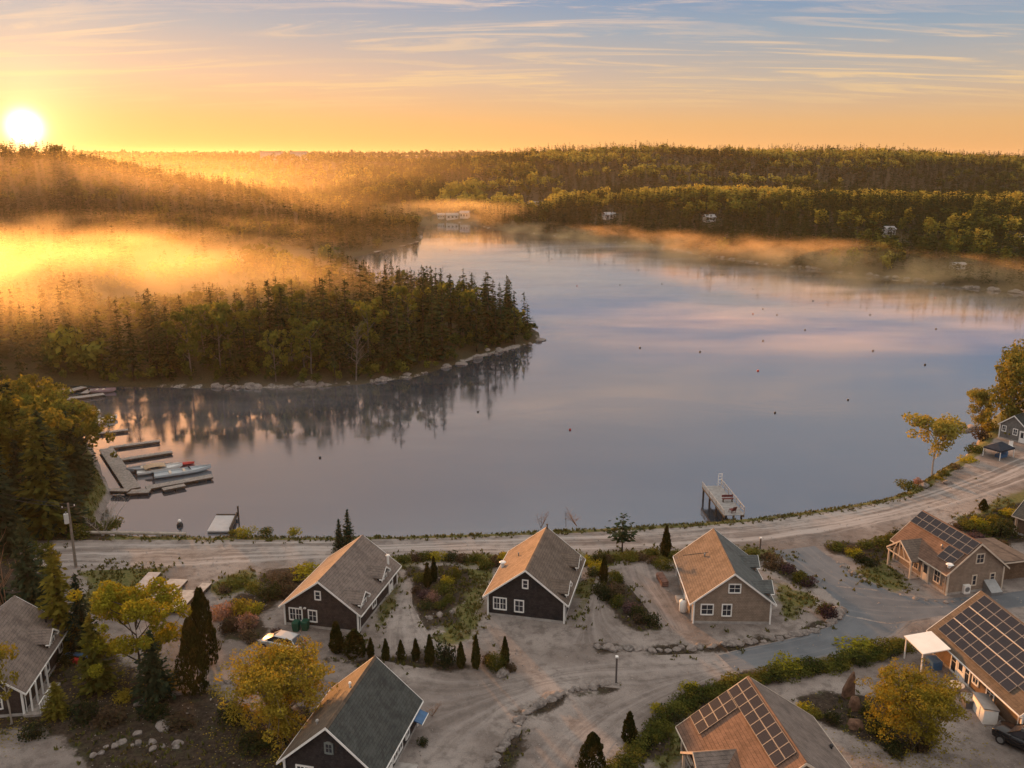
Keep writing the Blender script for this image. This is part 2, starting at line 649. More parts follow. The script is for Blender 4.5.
def world():
    w = bpy.data.worlds.new('World')
    SC.world = w
    w.use_nodes = True
    t = w.node_tree
    for n in list(t.nodes):
        t.nodes.remove(n)
    k = NT(t)
    out = k.node('ShaderNodeOutputWorld')
    sky = k.node('ShaderNodeTexSky')
    sky.sky_type = 'NISHITA'
    sky.sun_disc = False
    sky.sun_elevation = SUN_EL
    sky.sun_rotation = SUN_AZ
    sky.altitude = 50
    sky.dust_density = 2.0
    d = k.vmath('NORMALIZE', k.node('ShaderNodeTexCoord').outputs['Generated'])
    sx = k.node('ShaderNodeSeparateXYZ', Vector=d)
    z = sx.outputs[2]
    sd = (math.sin(SUN_AZ) * math.cos(SUN_EL_DISC), math.cos(SUN_AZ) * math.cos(SUN_EL_DISC), math.sin(SUN_EL_DISC))
    cosang = k.vmath('DOT_PRODUCT', d, sd)
    ang = k.math('ARCCOSINE', k.math('MINIMUM', cosang, .9999999))
    # away from the sun
    e = k.math('MAXIMUM', z, 0.)
    cool = k.ramp(e, [(0., c3(238, 176, 108)), (.035, c3(234, 184, 126)), (.075, c3(204, 186, 166)), (.125, c3(156, 172, 186)), (.17, c3(114, 150, 190)), (.20, c3(150, 168, 190)), (.25, c3(172, 178, 188)), (.36, c3(164, 172, 186)), (.55, (1.02, .975, .91)), (1., (1.12, 1.06, .98))])
    warm = k.ramp(e, [(0., c3(252, 190, 96)), (.04, c3(252, 194, 124)), (.085, c3(234, 196, 166)), (.13, c3(188, 184, 184)), (.17, c3(158, 170, 190)), (.26, c3(205, 172, 150)), (.38, c3(196, 168, 150)), (.55, (1.02, .975, .91)), (1., (1.12, 1.06, .98))])
    base = k.mix(k.sstep(ang, .85, .05), cool, warm)
    # thin cirrus bands
    inv = k.math('DIVIDE', 1., k.math('ADD', e, .10))
    pl = k.node('ShaderNodeCombineXYZ', X=k.math('MULTIPLY', sx.outputs[0], inv), Y=k.math('MULTIPLY', sx.outputs[1], inv), Z=0.)
    mp = k.node('ShaderNodeMapping', Vector=pl.outputs[0])
    mp.inputs['Rotation'].default_value = (0, 0, R(9))
    mp.inputs['Scale'].default_value = (.62, 2.9, 1)
    n1 = k.noise(mp.outputs[0], 1.25, 8, .66, 1.1)
    n2 = k.noise(pl.outputs[0], .45, 3, .5)
    cl = k.math('MULTIPLY', k.sstep(n1, .47, .64), k.sstep(n2, .30, .52))
    cl = k.math('MULTIPLY', cl, k.math('MULTIPLY', k.sstep(e, .035, .085), k.sstep(e, .45, .2)))
    ccol = k.mix(k.sstep(e, .05, .17), c3(255, 214, 150), c3(232, 206, 190))
    base = k.mix(k.math('MULTIPLY', cl, .8), base, ccol)
    # glow round the low sun
    g1 = k.math('MULTIPLY', k.math('POWER', 2.718, k.math('MULTIPLY', ang, -1 / .035)), 1.0)
    g2 = k.math('MULTIPLY', k.math('POWER', 2.718, k.math('MULTIPLY', ang, -1 / .10)), .10)
    disc = k.math('MULTIPLY', k.math('POWER', 2.718, k.math('MULTIPLY', k.math('MULTIPLY', ang, ang), -1 / .00014)), 5.)
    glow = k.vmath('SCALE', (1., .64, .28), k.math('ADD', g1, g2))
    glow = k.vmath('ADD', glow, k.vmath('SCALE', (1., .93, .72), disc))
    tot = k.vmath('ADD', base, glow)
    tot = k.vmath('ADD', k.vmath('SCALE', tot, 4.1), k.vmath('SCALE', sky.outputs[0], .006))
    bg = k.node('ShaderNodeBackground', Strength=.1)
    k.put(bg.inputs[0], tot)
    t.links.new(bg.outputs[0], out.inputs[0])
    sl = bpy.data.lights.new('sun', 'SUN')
    so = bpy.data.objects.new('sun', sl)
    COL.objects.link(so)
    sl.energy = 4.5
    sl.angle = R(2.0)
    sl.color = (1., .42, .12)
    so.rotation_euler = Vector((-math.sin(SUN_AZ) * math.cos(SUN_EL), -math.cos(SUN_AZ) * math.cos(SUN_EL), -math.sin(SUN_EL))).to_track_quat('-Z', 'Y').to_euler()
    so.location = (-200, 200, 300)


def haze():
    m, t, out = new_mat('haze')
    k = NT(t)
    v = k.node('ShaderNodeVolumePrincipled')
    k.put(v.inputs['Color'], (1., .86, .68))
    v.inputs['Density'].default_value = .00004
    v.inputs['Anisotropy'].default_value = .55
    t.links.new(v.outputs[0], out.inputs['Volume'])
    mb = MB().box((0, 4300, 45), (11000, 9400, 104))
    o = mb.build('haze', m)
    tag(o, kind='stuff', label='thin golden morning haze over the whole lake')


def mist_mat(name, dens, col, aniso, scale, thresh, seed):
    m, t, out = new_mat(name)
    k = NT(t)
    o = k.obj()
    r2 = k.vmath('DOT_PRODUCT', o, o)
    fall = k.sstep(r2, 1., .15)
    p = k.vmath('ADD', k.scale(k.pos(), scale), (seed * 3.7, seed * 1.3, seed))
    n = k.noise(p, 1., 4, .6, .3)
    d = k.math('MULTIPLY', k.math('MULTIPLY', k.sstep(n, thresh, thresh + .3), fall), dens)
    v = k.node('ShaderNodeVolumePrincipled')
    k.put(v.inputs['Color'], col)
    k.put(v.inputs['Density'], d)
    v.inputs['Anisotropy'].default_value = aniso
    t.links.new(v.outputs[0], out.inputs['Volume'])
    return m


def mist(c, r, rz, dens, col, label, aniso=.6, scale=(.02, .02, .07), thresh=.35, seed=1):
    mb = MB().ball((0, 0, 0), 1.06, 20, 12)
    o = mb.build('mist', mist_mat('mist', dens, col, aniso, scale, thresh, seed))
    o.location = c
    o.scale = r
    o.rotation_euler = (0, 0, rz)
    tag(o, label=label, kind='stuff')
    return o
# ------------------------------------------------------------------ plants
def leaf_mat(name, a, b, c=None, trans=.35, scale=.6, rough=.7):
    """a..b vary from plant to plant and clump to clump; c is a second tint in patches"""
    m, t, out = new_mat(name)
    k = NT(t)
    rnd = k.node('ShaderNodeObjectInfo').outputs['Random']
    n = k.noise(k.pos(), scale, 4, .7)
    f = k.math('ADD', k.math('MULTIPLY', rnd, .45), k.math('MULTIPLY', n, .62))
    col = k.mix(k.sstep(f, .22, .82), a, b)
    if c:
        n2 = k.noise(k.vmath('ADD', k.pos(), (50., 9., 3.)), scale * .8, 3, .6)
        col = k.mix(k.math('MULTIPLY', k.sstep(n2, .5, .7), .75), col, c)
    isl = k.node('ShaderNodeNewGeometry').outputs['Random Per Island']
    col = k.mix(.5, col, k.ramp(isl, [(0., .22), (1., .78)]), 'OVERLAY')
    d = k.node('ShaderNodeBsdfDiffuse', Color=col)
    tr = k.node('ShaderNodeBsdfTranslucent')
    k.put(tr.inputs[0], k.mix(.35, col, k.mix(1., col, (1., .9, .45), 'MULTIPLY')))
    mx = k.node('ShaderNodeMixShader')
    mx.inputs[0].default_value = trans
    k.put(mx.inputs[1], d.outputs[0])
    k.put(mx.inputs[2], tr.outputs[0])
    t.links.new(mx.outputs[0], out.inputs['Surface'])
    return m


def bark_mat(name, a, b):
    m, t, out = new_mat(name)
    k = NT(t)
    n = k.noise(k.scale(k.obj(), (3, 3, .8)), 2.2, 5, .7)
    k.bsdf(out, k.mix(k.sstep(n, .3, .7), a, b), .95, k.bump(n, .6, .04), spec=.1)
    return m


class Leaves:
    """many small leaf faces"""
    def __init__(s):
        s.V, s.Q, s.n = [], [], 0

    def quads(s, c, u, v):
        """diamond faces: centre c, half axes u and v (n,3)"""
        n = len(c)
        P = np.stack([c - u, c - v, c + u, c + v], 1).reshape(-1, 3)
        s.V.append(P)
        s.Q.append(np.arange(4 * n).reshape(n, 4) + s.n)
        s.n += 4 * n

    def mesh(s, name, mat):
        return mesh_np(name, np.vstack(s.V), [np.vstack(s.Q)], [mat])

    def arrays(s):
        return np.vstack(s.V), np.vstack(s.Q)


def unit(a):
    return a / np.maximum(np.linalg.norm(a, axis=-1, keepdims=True), 1e-9)


def conifer(rng, h=1., r=.2, levels=24, per=8, sprays=5, base=.08, size=.05, droop=.35, gap=.12, power=.9, tuft=0.):
    """whorls of drooping branches carrying flat sprays; unit height"""
    L = Leaves()
    C, U, Vv = [], [], []
    for i in range(levels):
        t = (i + rng.random() * .6) / levels
        z0 = base + (1 - base) * t
        rad = r * (1 - t) ** power * (1 - .25 * math.exp(-t * 14)) + .012
        nb = max(3, int(per * (1 - .45 * t)))
        ph = rng.random() * 6.28
        for b in range(nb):
            if rng.random() < gap:
                continue
            a = ph + 6.283 * b / nb + rng.normal() * .18
            ln = rad * (.72 + .45 * rng.random())
            dr = droop * (1 - .7 * t) * (.7 + .6 * rng.random())
            d = np.array([math.cos(a), math.sin(a), 0])
            sd = np.array([-d[1], d[0], 0])
            ns = max(2, int(sprays * (.35 + .65 * ln / r)))
            for q in range(ns):
                f = (q + .4 + .5 * rng.random()) / ns
                c = d * ln * f + np.array([0, 0, z0 - dr * ln * f + .18 * ln * f * f + tuft * ln * f])
                c = c + rng.normal(size=3) * size * .25
                w = size * (1.15 - .55 * f) * (.7 + .6 * rng.random()) * (.6 + .5 * (1 - t))
                tip = unit(d * 1. + sd * rng.normal() * .55 + np.array([0, 0, -dr * .9 + rng.normal() * .25]))
                acr = unit(np.cross(tip, rng.normal(size=3) * .55 + np.array([0, 0, 1])))
                C.append(c); U.append(tip * w * 1.35); Vv.append(acr * w * .62)
    # leader
    for q in range(6):
        C.append(np.array([0, 0, 1 - .012 * q])); a = rng.random() * 6.28
        U.append(np.array([math.cos(a) * .008, math.sin(a) * .008, .02])); Vv.append(np.array([-math.sin(a), math.cos(a), 0]) * .008)
    L.quads(np.array(C) * h, np.array(U) * h, np.array(Vv) * h)
    return L


def blob_points(rng, n, lobes, shell=.55):
    """points in the outer part of several lobes (c, r)"""
    w = np.array([l[1][0] * l[1][1] * l[1][2] for l in lobes]) ** .67
    idx = rng.choice(len(lobes), n, p=w / w.sum())
    d = unit(rng.normal(size=(n, 3)))
    rad = (shell + (1 - shell) * rng.random(n) ** .6)[:, None]
    cs = np.array([l[0] for l in lobes])[idx]
    rs = np.array([l[1] for l in lobes])[idx]
    return cs + d * rad * rs, d


def foliage(rng, n, lobes, size, shell=.5, flat=.4, jitter=.9):
    L = Leaves()
    p, d = blob_points(rng, n, lobes, shell)
    nrm = unit(d + rng.normal(size=(n, 3)) * jitter + np.array([0, 0, flat]))
    u = unit(np.cross(nrm, rng.normal(size=(n, 3))))
    v = np.cross(nrm, u)
    s = size * (.55 + .9 * rng.random((n, 1)))
    L.quads(p, u * s, v * s * .62)
    return L


def broadleaf(rng, nleaf=1500, h=1., r=.33, base=.25, size=.03, limbs=7, trunkr=.016, multi=1, lob=1.):
    """trunk with forking limbs; leaf clumps sit on the limb ends. Returns (wood MB, leaves), unit height"""
    wood = MB()
    lobes = []
    for sidx in range(multi):
        lean = rng.normal(size=2) * (.02 if multi == 1 else .14)
        off = rng.normal(size=2) * (0 if multi == 1 else .03)
        top = .80 if multi == 1 else .55 + .3 * rng.random()
        pts = [(off[0] + lean[0] * q + rng.normal() * .006, off[1] + lean[1] * q + rng.normal() * .006, top * q) for q in (0, .25, .5, .75, 1.)]
        pts[0] = (off[0], off[1], -.02)
        wood.tube(pts, [trunkr, trunkr * .8, trunkr * .6, trunkr * .4, trunkr * .15], 6)
        for l in range(limbs):
            t = base + (.95 - base) * (l + rng.random()) / limbs
            t = min(t, top * .98)
            q = t / top
            st = np.array([off[0] + lean[0] * q, off[1] + lean[1] * q, t])
            a = l * 2.4 + rng.random() * .9
            rad = r * (.55 + .6 * rng.random()) * (math.sin(min(1, (1.12 - t) / (1.12 - base)) * math.pi * .78) ** .7)
            en = st + np.array([math.cos(a) * rad, math.sin(a) * rad, .06 + rad * (.35 + .5 * rng.random())])
            en[2] = min(en[2], .95)
            mid = (st + en) / 2 + np.array([0, 0, -.02 + .03 * rng.random()])
            wood.tube([st, mid, en], [trunkr * .45, trunkr * .3, trunkr * .08], 5)
            s_ = r * (.21 + .16 * rng.random()) * lob
            lobes.append((en, (s_, s_, s_ * .72)))
            lobes.append((mid * .45 + en * .55 + rng.normal(size=3) * .03, (s_ * .75, s_ * .75, s_ * .5)))
            for w_ in range(2):
                e2 = en + rng.normal(size=3) * r * .32
                e2[2] = min(max(e2[2], base * .8), .97)
                wood.tube([mid * .4 + en * .6, e2], [trunkr * .2, trunkr * .05], 4)
                lobes.append((e2, (s_ * .62, s_ * .62, s_ * .5)))
        lobes.append((np.array([off[0] + lean[0], off[1] + lean[1], top + .03]), (r * .28, r * .28, .1)))
    lv = foliage(rng, nleaf, lobes, size, .55, .45, .7)
    return wood, lv


def bare(rng, h=1., stems=1, n=7, rad=.012, spread=.3):
    wood = MB()
    for s_ in range(stems):
        l = rng.normal(size=2) * (.03 if stems == 1 else spread * .8)
        wood.tube([(0, 0, -.02), (l[0] * .5, l[1] * .5, .45), (l[0], l[1], .95)], [rad, rad * .6, rad * .1], 5)
        for i in range(n):
            t = .25 + .65 * (i + rng.random()) / n
            st = np.array([l[0] * t, l[1] * t, t])
            a = i * 2.4 + rng.random()
            e = st + np.array([math.cos(a) * spread * (1.05 - t), math.sin(a) * spread * (1.05 - t), .18 * (1.1 - t) + .06])
            wood.tube([st, e], [rad * .4, rad * .08], 4)
            for q in range(3):
                m_ = st + (e - st) * (.4 + .25 * q)
                wood.tube([m_, m_ + rng.normal(size=3) * .05 + np.array([0, 0, .05])], [rad * .2, rad * .05], 3)
    return wood


def shrub_leaves(rng, n, size, squash=.75, lob=7):
    lobes = []
    for i in range(lob):
        a = rng.random() * 6.28
        rr = .42 * rng.random() ** .6
        s_ = .26 + .22 * rng.random()
        lobes.append((np.array([math.cos(a) * rr, math.sin(a) * rr, .16 + .30 * squash * rng.random()]), (s_, s_, s_ * squash)))
    lv = foliage(rng, n, lobes, size, .5, .35)
    for q in lv.V:
        q[:, 2] = np.maximum(q[:, 2], .005)
    return lv


def column_leaves(rng, n, size, r=.16, point=.75):
    """arborvitae: a tight upright crown, unit height"""
    L = Leaves()
    t = rng.random(n) ** .85
    a = rng.random(n) * 6.283
    ph = rng.random(3) * 6.28
    prof = np.where(t < .28, .72 + t, (1 - (t - .28) / .74) ** point)
    lump = 1 + .14 * np.sin(a * 3 + ph[0] + t * 7) + .11 * np.sin(a * 5 + ph[1] - t * 15) + .08 * np.sin(t * 31 + ph[2] + a * 2)
    rr = r * prof * lump * (.72 + .3 * rng.random(n) ** .5)
    c = np.stack([np.cos(a) * rr, np.sin(a) * rr, .015 + t * .975], 1)
    out = np.stack([np.cos(a), np.sin(a), np.zeros(n)], 1)
    up = unit(np.array([0, 0, 1.]) + out * .35 + rng.normal(size=(n, 3)) * .28)
    ac = unit(np.cross(up, out + rng.normal(size=(n, 3)) * .5))
    s = size * (.6 + .8 * rng.random((n, 1)))
    L.quads(c, up * s * 1.4, ac * s * .7)
    return L


PLANTS = {}
SPRUCE = leaf_mat('spruce needles', (.014, .028, .013), (.044, .062, .023), (.075, .068, .022), .25, .35)
SPRUCE_N = leaf_mat('garden spruce needles', (.017, .030, .020), (.045, .062, .032), None, .25, .8)
LARCH = leaf_mat('yellowing needles', (.11, .11, .026), (.25, .205, .034), (.075, .09, .025), .5, .6)
CEDAR = leaf_mat('arborvitae sprays', (.022, .030, .009), (.060, .058, .016), (.10, .065, .018), .25, .9)
GREENLEAF = leaf_mat('green leaves', (.070, .092, .022), (.165, .175, .038), (.23, .19, .035), .5, .5)
YELLOWLEAF = leaf_mat('yellow leaves', (.25, .22, .022), (.38, .31, .03), (.14, .15, .022), .36, .7)
ORANGELEAF = leaf_mat('orange leaves', (.21, .17, .025), (.34, .25, .034), (.10, .095, .022), .32, .7)
PALELEAF = leaf_mat('pale yellow leaves', (.17, .165, .04), (.34, .29, .065), (.28, .20, .04), .45, .7)
OLIVE = leaf_mat('olive shrub leaves', (.055, .068, .018), (.135, .135, .030), (.20, .155, .025), .35, 1.1)
DARKSHRUB = leaf_mat('dark shrub leaves', (.020, .030, .013), (.052, .060, .024), (.045, .036, .024), .3, 1.2)
PURPLE = leaf_mat('mauve shrub leaves', (.05, .030, .036), (.125, .078, .085), (.07, .05, .045), .3, 1.4)
PINK = leaf_mat('pink grass plumes', (.20, .115, .095), (.33, .20, .16), (.27, .17, .06), .4, 1.4)
BROWNSH = leaf_mat('brown shrub leaves', (.060, .042, .028), (.125, .088, .055), (.05, .055, .025), .3, 1.4)
BARK = bark_mat('bark', (.035, .028, .022), (.10, .08, .065))
BIRCH = bark_mat('pale bark', (.22, .19, .16), (.48, .43, .37))
GREYBARK = bark_mat('grey bark', (.09, .078, .068), (.2, .17, .15))


def plant_meshes():
    rg = np.random.default_rng(11)
    P = PLANTS

    def tr(name, r0, h=.97, n=6, mat=BARK):
        return MB().tube([(0, 0, -.03), (.003, 0, h * .5), (0, 0, h)], [r0, r0 * .6, r0 * .12], n).mesh(name, mat, True)
    for i in range(4):      # tall forest spruces
        lv = conifer(rg, 1, [.17, .14, .19, .15][i], 19, 7, 4, [.10, .22, .06, .16][i], .034, .4, [.12, .25, .1, .2][i])
        P['spruce', i] = [('trunk', tr('trunk', .013)), ('crown', lv.mesh('crown', SPRUCE))]
    for i in range(2):      # ragged, half-bare ones that top the wood
        lv = conifer(rg, 1, .14, 17, 7, 4, [.22, .34][i], .036, .5, [.22, .36][i], .75)
        P['ragged', i] = [('trunk', tr('trunk', .012)), ('crown', lv.mesh('crown', SPRUCE))]
    for i in range(2):      # full garden spruces
        lv = conifer(rg, 1, .30, 30, 12, 8, .03, .042, .25, .04, .85, .1)
        P['garden_spruce', i] = [('trunk', tr('trunk', .02)), ('crown', lv.mesh('crown', SPRUCE_N))]
    for i in range(2):
        lv = conifer(rg, 1, .25, 26, 10, 7, .04, .045, .3, .08, .8)
        P['larch', i] = [('trunk', tr('trunk', .018)), ('crown', lv.mesh('crown', LARCH))]
    lv = conifer(rg, 1, .42, 9, 7, 7, .30, .07, .05, .2, .6, .3)
    P['pine', 0] = [('trunk', tr('trunk', .022)), ('crown', lv.mesh('crown', SPRUCE_N))]
    for i in range(3):
        P['column', i] = [('crown', column_leaves(rg, 1500, .032, [.17, .2, .15][i]).mesh('crown', CEDAR))]
    for i in range(2):
        P['fat_column', i] = [('trunk', tr('trunk', .02, .5)), ('crown', column_leaves(rg, 5200, .019, [.33, .36][i], .62).mesh('crown', CEDAR))]
    for i in range(3):      # wood and leaf trees of the forest
        w, lv = broadleaf(rg, 700, 1, .30, .2, .034, 8)
        P['forest_leaf', i] = [('trunk', w.mesh('trunk', GREYBARK)), ('crown', lv.mesh('crown', GREENLEAF))]
    for nm, mat, bk, nl, r, base, size, mu in [('yellow_tree', YELLOWLEAF, BARK, 17000, .46, .10, .0150, 1), ('golden_tree', ORANGELEAF, GREYBARK, 26000, .50, .05, .0140, 4),
                                           ('maple', PALELEAF, GREYBARK, 3200, .30, .3, .018, 1), ('lake_birch', PALELEAF, BIRCH, 4200, .36, .40, .022, 1),
                                           ('edge_tree', PALELEAF, GREYBARK, 9900, .30, .10, .018, 2), ('slim_birch', ORANGELEAF, BIRCH, 900, .2, .25, .02, 1)]:
        w, lv = broadleaf(rg, nl, 1, r, base, size, 15 if nl > 10000 else 12, .02, mu, 1. if nl > 10000 else 1.5)
        P[nm, 0] = [('trunk', w.mesh('trunk', bk)), ('crown', lv.mesh('crown', mat))]
    for i in range(2):
        w, lv = broadleaf(rg, 2600, 1, .40, .12, .024, 9, .016, 1)
        P['green_tree', i] = [('trunk', w.mesh('trunk', BARK)), ('crown', lv.mesh('crown', GREENLEAF))]
    w, lv = broadleaf(rg, 2300, 1, .40, .12, .024, 9, .016, 1)
    P['gold_forest', 0] = [('trunk', w.mesh('trunk', BARK)), ('crown', lv.mesh('crown', LARCH))]
    P['bare', 0] = [('trunk', bare(rg, 1, 1, 16, .013, .3).mesh('trunk', GREYBARK))]
    P['bare', 1] = [('trunk', bare(rg, 1, 6, 6, .010, .35).mesh('trunk', BIRCH))]
    P['bare', 2] = [('trunk', bare(rg, 1, 5, 8, .012, .4).mesh('trunk', bark_mat('rusty twigs', (.2, .1, .06), (.34, .19, .11))))]
    for i in range(3):
        for nm, mat in [('olive', OLIVE), ('dark', DARKSHRUB), ('mauve', PURPLE), ('pink', PINK), ('brown', BROWNSH), ('yellow', YELLOWLEAF), ('orange', ORANGELEAF)]:
            if nm in ('pink', 'orange', 'yellow') and i == 2:
                continue
            P['shrub_' + nm, i] = [('crown', shrub_leaves(rg, 700, .055, .8).mesh('crown', mat))]
    lv = shrub_leaves(rg, 2600, .030, .95, 10)
    P['round_bush', 0] = [('crown', lv.mesh('crown', OLIVE))]


def plant(kind, v, name, x, y, z, h, w=None, label=None, cat='tree', group=None, rz=None, w0=None):
    """a plant of height h standing at x, y, z; one crown mesh means the plant is that mesh itself"""
    parts = PLANTS[kind, v]
    s = (w or h, w or h, h)
    rz = random.random() * 6.28 if rz is None else rz
    if len(parts) == 1:
        o = link(name, parts[0][1])
        o.location = (x, y, z)
        o.rotation_euler = (0, 0, rz)
        o.scale = s
        return tag(o, label, cat, group)
    o = empty(name, (x, y, z), rz, label, cat, group)
    o.scale = s
    for nm, me in parts:
        link(nm, me, o)
    return o


# ------------------------------------------------------------------ the far woods (one mass)
def forest_arrays(rng, n_conifer_quads, leafy, lod):
    if leafy:
        lobes = [(np.array([rng.normal() * .12, rng.normal() * .12, .35 + .45 * rng.random()]), (.2, .2, .2)) for _ in range(7)]
        return foliage(rng, [0, 44, 90, 150][lod], lobes, [0, .13, .095, .07][lod], .45, .5).arrays()
    return conifer(rng, 1, .19, [0, 6, 9, 13][lod], [0, 4, 5, 6][lod], [0, 2, 2, 3][lod], .08, [0, .085, .062, .05][lod], .35, .1).arrays()


def forest_mass(name, xs, ys, zs, hs, leafy, lod, rng, label, tint):
    """tint: per-tree value carried on the vertices"""
    protos = {(l, i): forest_arrays(rng, 0, l, lod) for l in (0, 1) for i in range(4)}
    Vs, Qs, Ts, n = [], [], [], 0
    pick = rng.integers(0, 4, len(xs))
    rot = rng.random(len(xs)) * 6.283
    asp = .75 + .55 * rng.random(len(xs))
    for l in (0, 1):
        for i in range(4):
            m = np.where((leafy == l) & (pick == i))[0]
            if not len(m):
                continue
            V, Q = protos[l, i]
            c, s = np.cos(rot[m]), np.sin(rot[m])
            wd = hs[m] * asp[m]
            X = (c[:, None] * V[:, 0] - s[:, None] * V[:, 1]) * wd[:, None] + xs[m][:, None]
            Y = (s[:, None] * V[:, 0] + c[:, None] * V[:, 1]) * wd[:, None] + ys[m][:, None]
            Zz = V[:, 2][None] * hs[m][:, None] + zs[m][:, None] - .2
            Vs.append(np.stack([X, Y, Zz], -1).reshape(-1, 3))
            Qs.append((Q[None] + (np.arange(len(m)) * len(V))[:, None, None]).reshape(-1, 4) + n)
            tv = np.stack([tint[m], np.full(len(m), float(l)), asp[m] - .85, np.ones(len(m))], 1)
            Ts.append(np.repeat(tv, len(V), axis=0))
            n += len(m) * len(V)
    me = mesh_np(name, np.vstack(Vs), [np.vstack(Qs)], [MATS.get('forest canopy') or forest_mat()])
    a = me.color_attributes.new('tint', 'FLOAT_COLOR', 'POINT')
    a.data.foreach_set('color', np.vstack(Ts).astype(np.float32).ravel())
    o = link(name, me)
    return tag(o, label, kind='stuff')


def forest_mat():
    m, t, out = new_mat('forest canopy')
    k = NT(t)
    a = k.node('ShaderNodeAttribute', attribute_name='tint')
    sc = k.node('ShaderNodeSeparateColor', Color=a.outputs['Color'])
    con = k.mix(sc.outputs[0], (.014, .027, .012), (.052, .064, .022))
    lea = k.ramp(sc.outputs[0], [(0., (.035, .050, .015)), (.45, (.085, .10, .024)), (.75, (.24, .21, .036)), (1., (.46, .36, .07))])
    col = k.mix(sc.outputs[1], con, lea)
    isl = k.node('ShaderNodeNewGeometry').outputs['Random Per Island']
    col = k.mix(.5, col, k.ramp(isl, [(0., .22), (1., .78)]), 'OVERLAY')
    d = k.node('ShaderNodeBsdfDiffuse', Color=col)
    tr = k.node('ShaderNodeBsdfTranslucent', Color=col)
    mx = k.node('ShaderNodeMixShader')
    mx.inputs[0].default_value = .3
    k.put(mx.inputs[1], d.outputs[0])
    k.put(mx.inputs[2], tr.outputs[0])
    t.links.new(mx.outputs[0], out.inputs['Surface'])
    return m


CLEAR = []       # (x, y, r): open spots in the woods where far houses stand


def scatter(rng, y0, y1, step, px0, px1):
    """jittered grid of points between two distances and two pixel columns"""
    pts = []
    ys = np.arange(y0, y1, step)
    for y in ys:
        d = y * cP + 9
        x0, x1 = (px0 - 512) / F * d, (px1 - 512) / F * d
        xs = np.arange(x0, x1, step)
        pts.append(np.stack([xs + rng.normal(size=len(xs)) * step * .33, y + rng.normal(size=len(xs)) * step * .33], 1))
    return np.vstack(pts)


def far_woods():
    rng = np.random.default_rng(5)

    def belt(name, y0, y1, step, px0, px1, lod, hmean, leaf_p, label, tint_bias=0., smin=3.5, cut=None):
        p = scatter(rng, y0, y1, step, px0, px1)
        sd = sdist(p[:, 0], p[:, 1], WP)
        keep = sd > smin
        for cx, cy, r in CLEAR:
            keep &= (p[:, 0] - cx) ** 2 + ((p[:, 1] - cy) * .5) ** 2 > r * r
        if cut is not None:
            keep &= cut(p[:, 0], p[:, 1])
        p = p[keep]
        x, y = p[:, 0], p[:, 1]
        z = ground_z(x, y)
        patch = fbm(x, y, step * 9)
        patch2 = fbm(x + 500, y + 90, step * 22)
        leafy = (rng.random(len(x)) < leaf_p + (patch - .5) * 1.5 + (patch2 - .5) + lit_crest(x, y)).astype(int)
        h = hmean * (.55 + .55 * rng.random(len(x)) + .35 * rng.random(len(x)) ** 4) * np.where(leafy == 1, .82, 1.) * (.8 + .4 * patch2)
        tint = np.clip(.6 * rng.random(len(x)) + (patch2 - .42) * 1.3 + tint_bias + lit_crest(x, y), 0, 1)
        forest_mass(name, x, y, z, h, leafy, lod, rng, label, tint)
        return len(x)
    def lit_crest(x, y):
        # sunlit bands on plateau and hill, painted into tree mix and leaf tint
        q = np.interp(512 + F * x / (y * cP + 9), [430, 560, 700, 850, 1024], [775, 700, 665, 625, 585])
        a = np.exp(-((y - q) / 45) ** 2) * .75 * (fbm(x, y, 40) > .38)
        b = .55 * (fbm(x + 300, y * 2.5, 130) > .56) * (y > 820)
        return np.where(x > -60, a + b, 0)
    px_of = lambda x, y: 512 + F * x / (y * cP + 9)
    right = lambda x, y: (px_of(x, y) > 440) & ((y > 300) | (px_of(x, y) > 600))
    n = belt('forest', 318, 720, 5.2, 430, 1085, 3, 12.5, .14, 'mixed forest climbing from the misty far shore', .08, 2.5, right)
    n += belt('forest', 720, 1340, 7.6, 350, 1090, 2, 12.5, .16, 'wooded hill beyond the far shore', .05)
    n += belt('forest', 292, 560, 5.4, -70, 430, 3, 12.5, .2, 'misty low wood below the sunlit hill', 0., 2.5, lambda x, y: (px_of(x, y) < 430) & ((y > 440) | (fbm(x, y, 26) > np.where(px_of(x, y) < 130, .5, .66))))
    n += belt('forest', 560, 1000, 6.5, -70, 440, 2, 11.5, .2, 'wooded hill under the rising sun', 0.)
    n += belt('forest', 1000, 2000, 13., -70, 1090, 1, 13, .4, 'far wooded ridge beyond the lake', .05, 4, lambda x, y: (y > 1340) | (px_of(x, y) < 370))
    n += belt('forest', 2000, 3300, 24., -70, 1090, 1, 17, .5, 'farthest wooded skyline', .05)
    n += belt('forest', 168, 262, 3.6, -60, 130, 3, 11, .3, 'misty wood at the landward end of the peninsula', .05, 3.5, lambda x, y: (px_of(x, y) < 92))
    # undergrowth that closes the foot of the peninsula wood
    p = scatter(rng, 166, 300, 1.9, 60, 560)
    sd = sdist(p[:, 0], p[:, 1], WP)
    keep = (sd > .7) & (sd < 11) & (rng.random(len(p)) < np.where(sd < 2.2, .45, .85)) & (vnoise(p[:, 0], p[:, 1], 7) > .28)
    p = p[keep]
    z = ground_z(p[:, 0], p[:, 1])
    forest_mass('undergrowth', p[:, 0], p[:, 1], z, 1.2 + 2.4 * rng.random(len(p)), (rng.random(len(p)) < .8).astype(int), 2, rng, 'low bushes under the edge of the peninsula wood', np.clip(.1 + .5 * rng.random(len(p)), 0, 1))
    return n
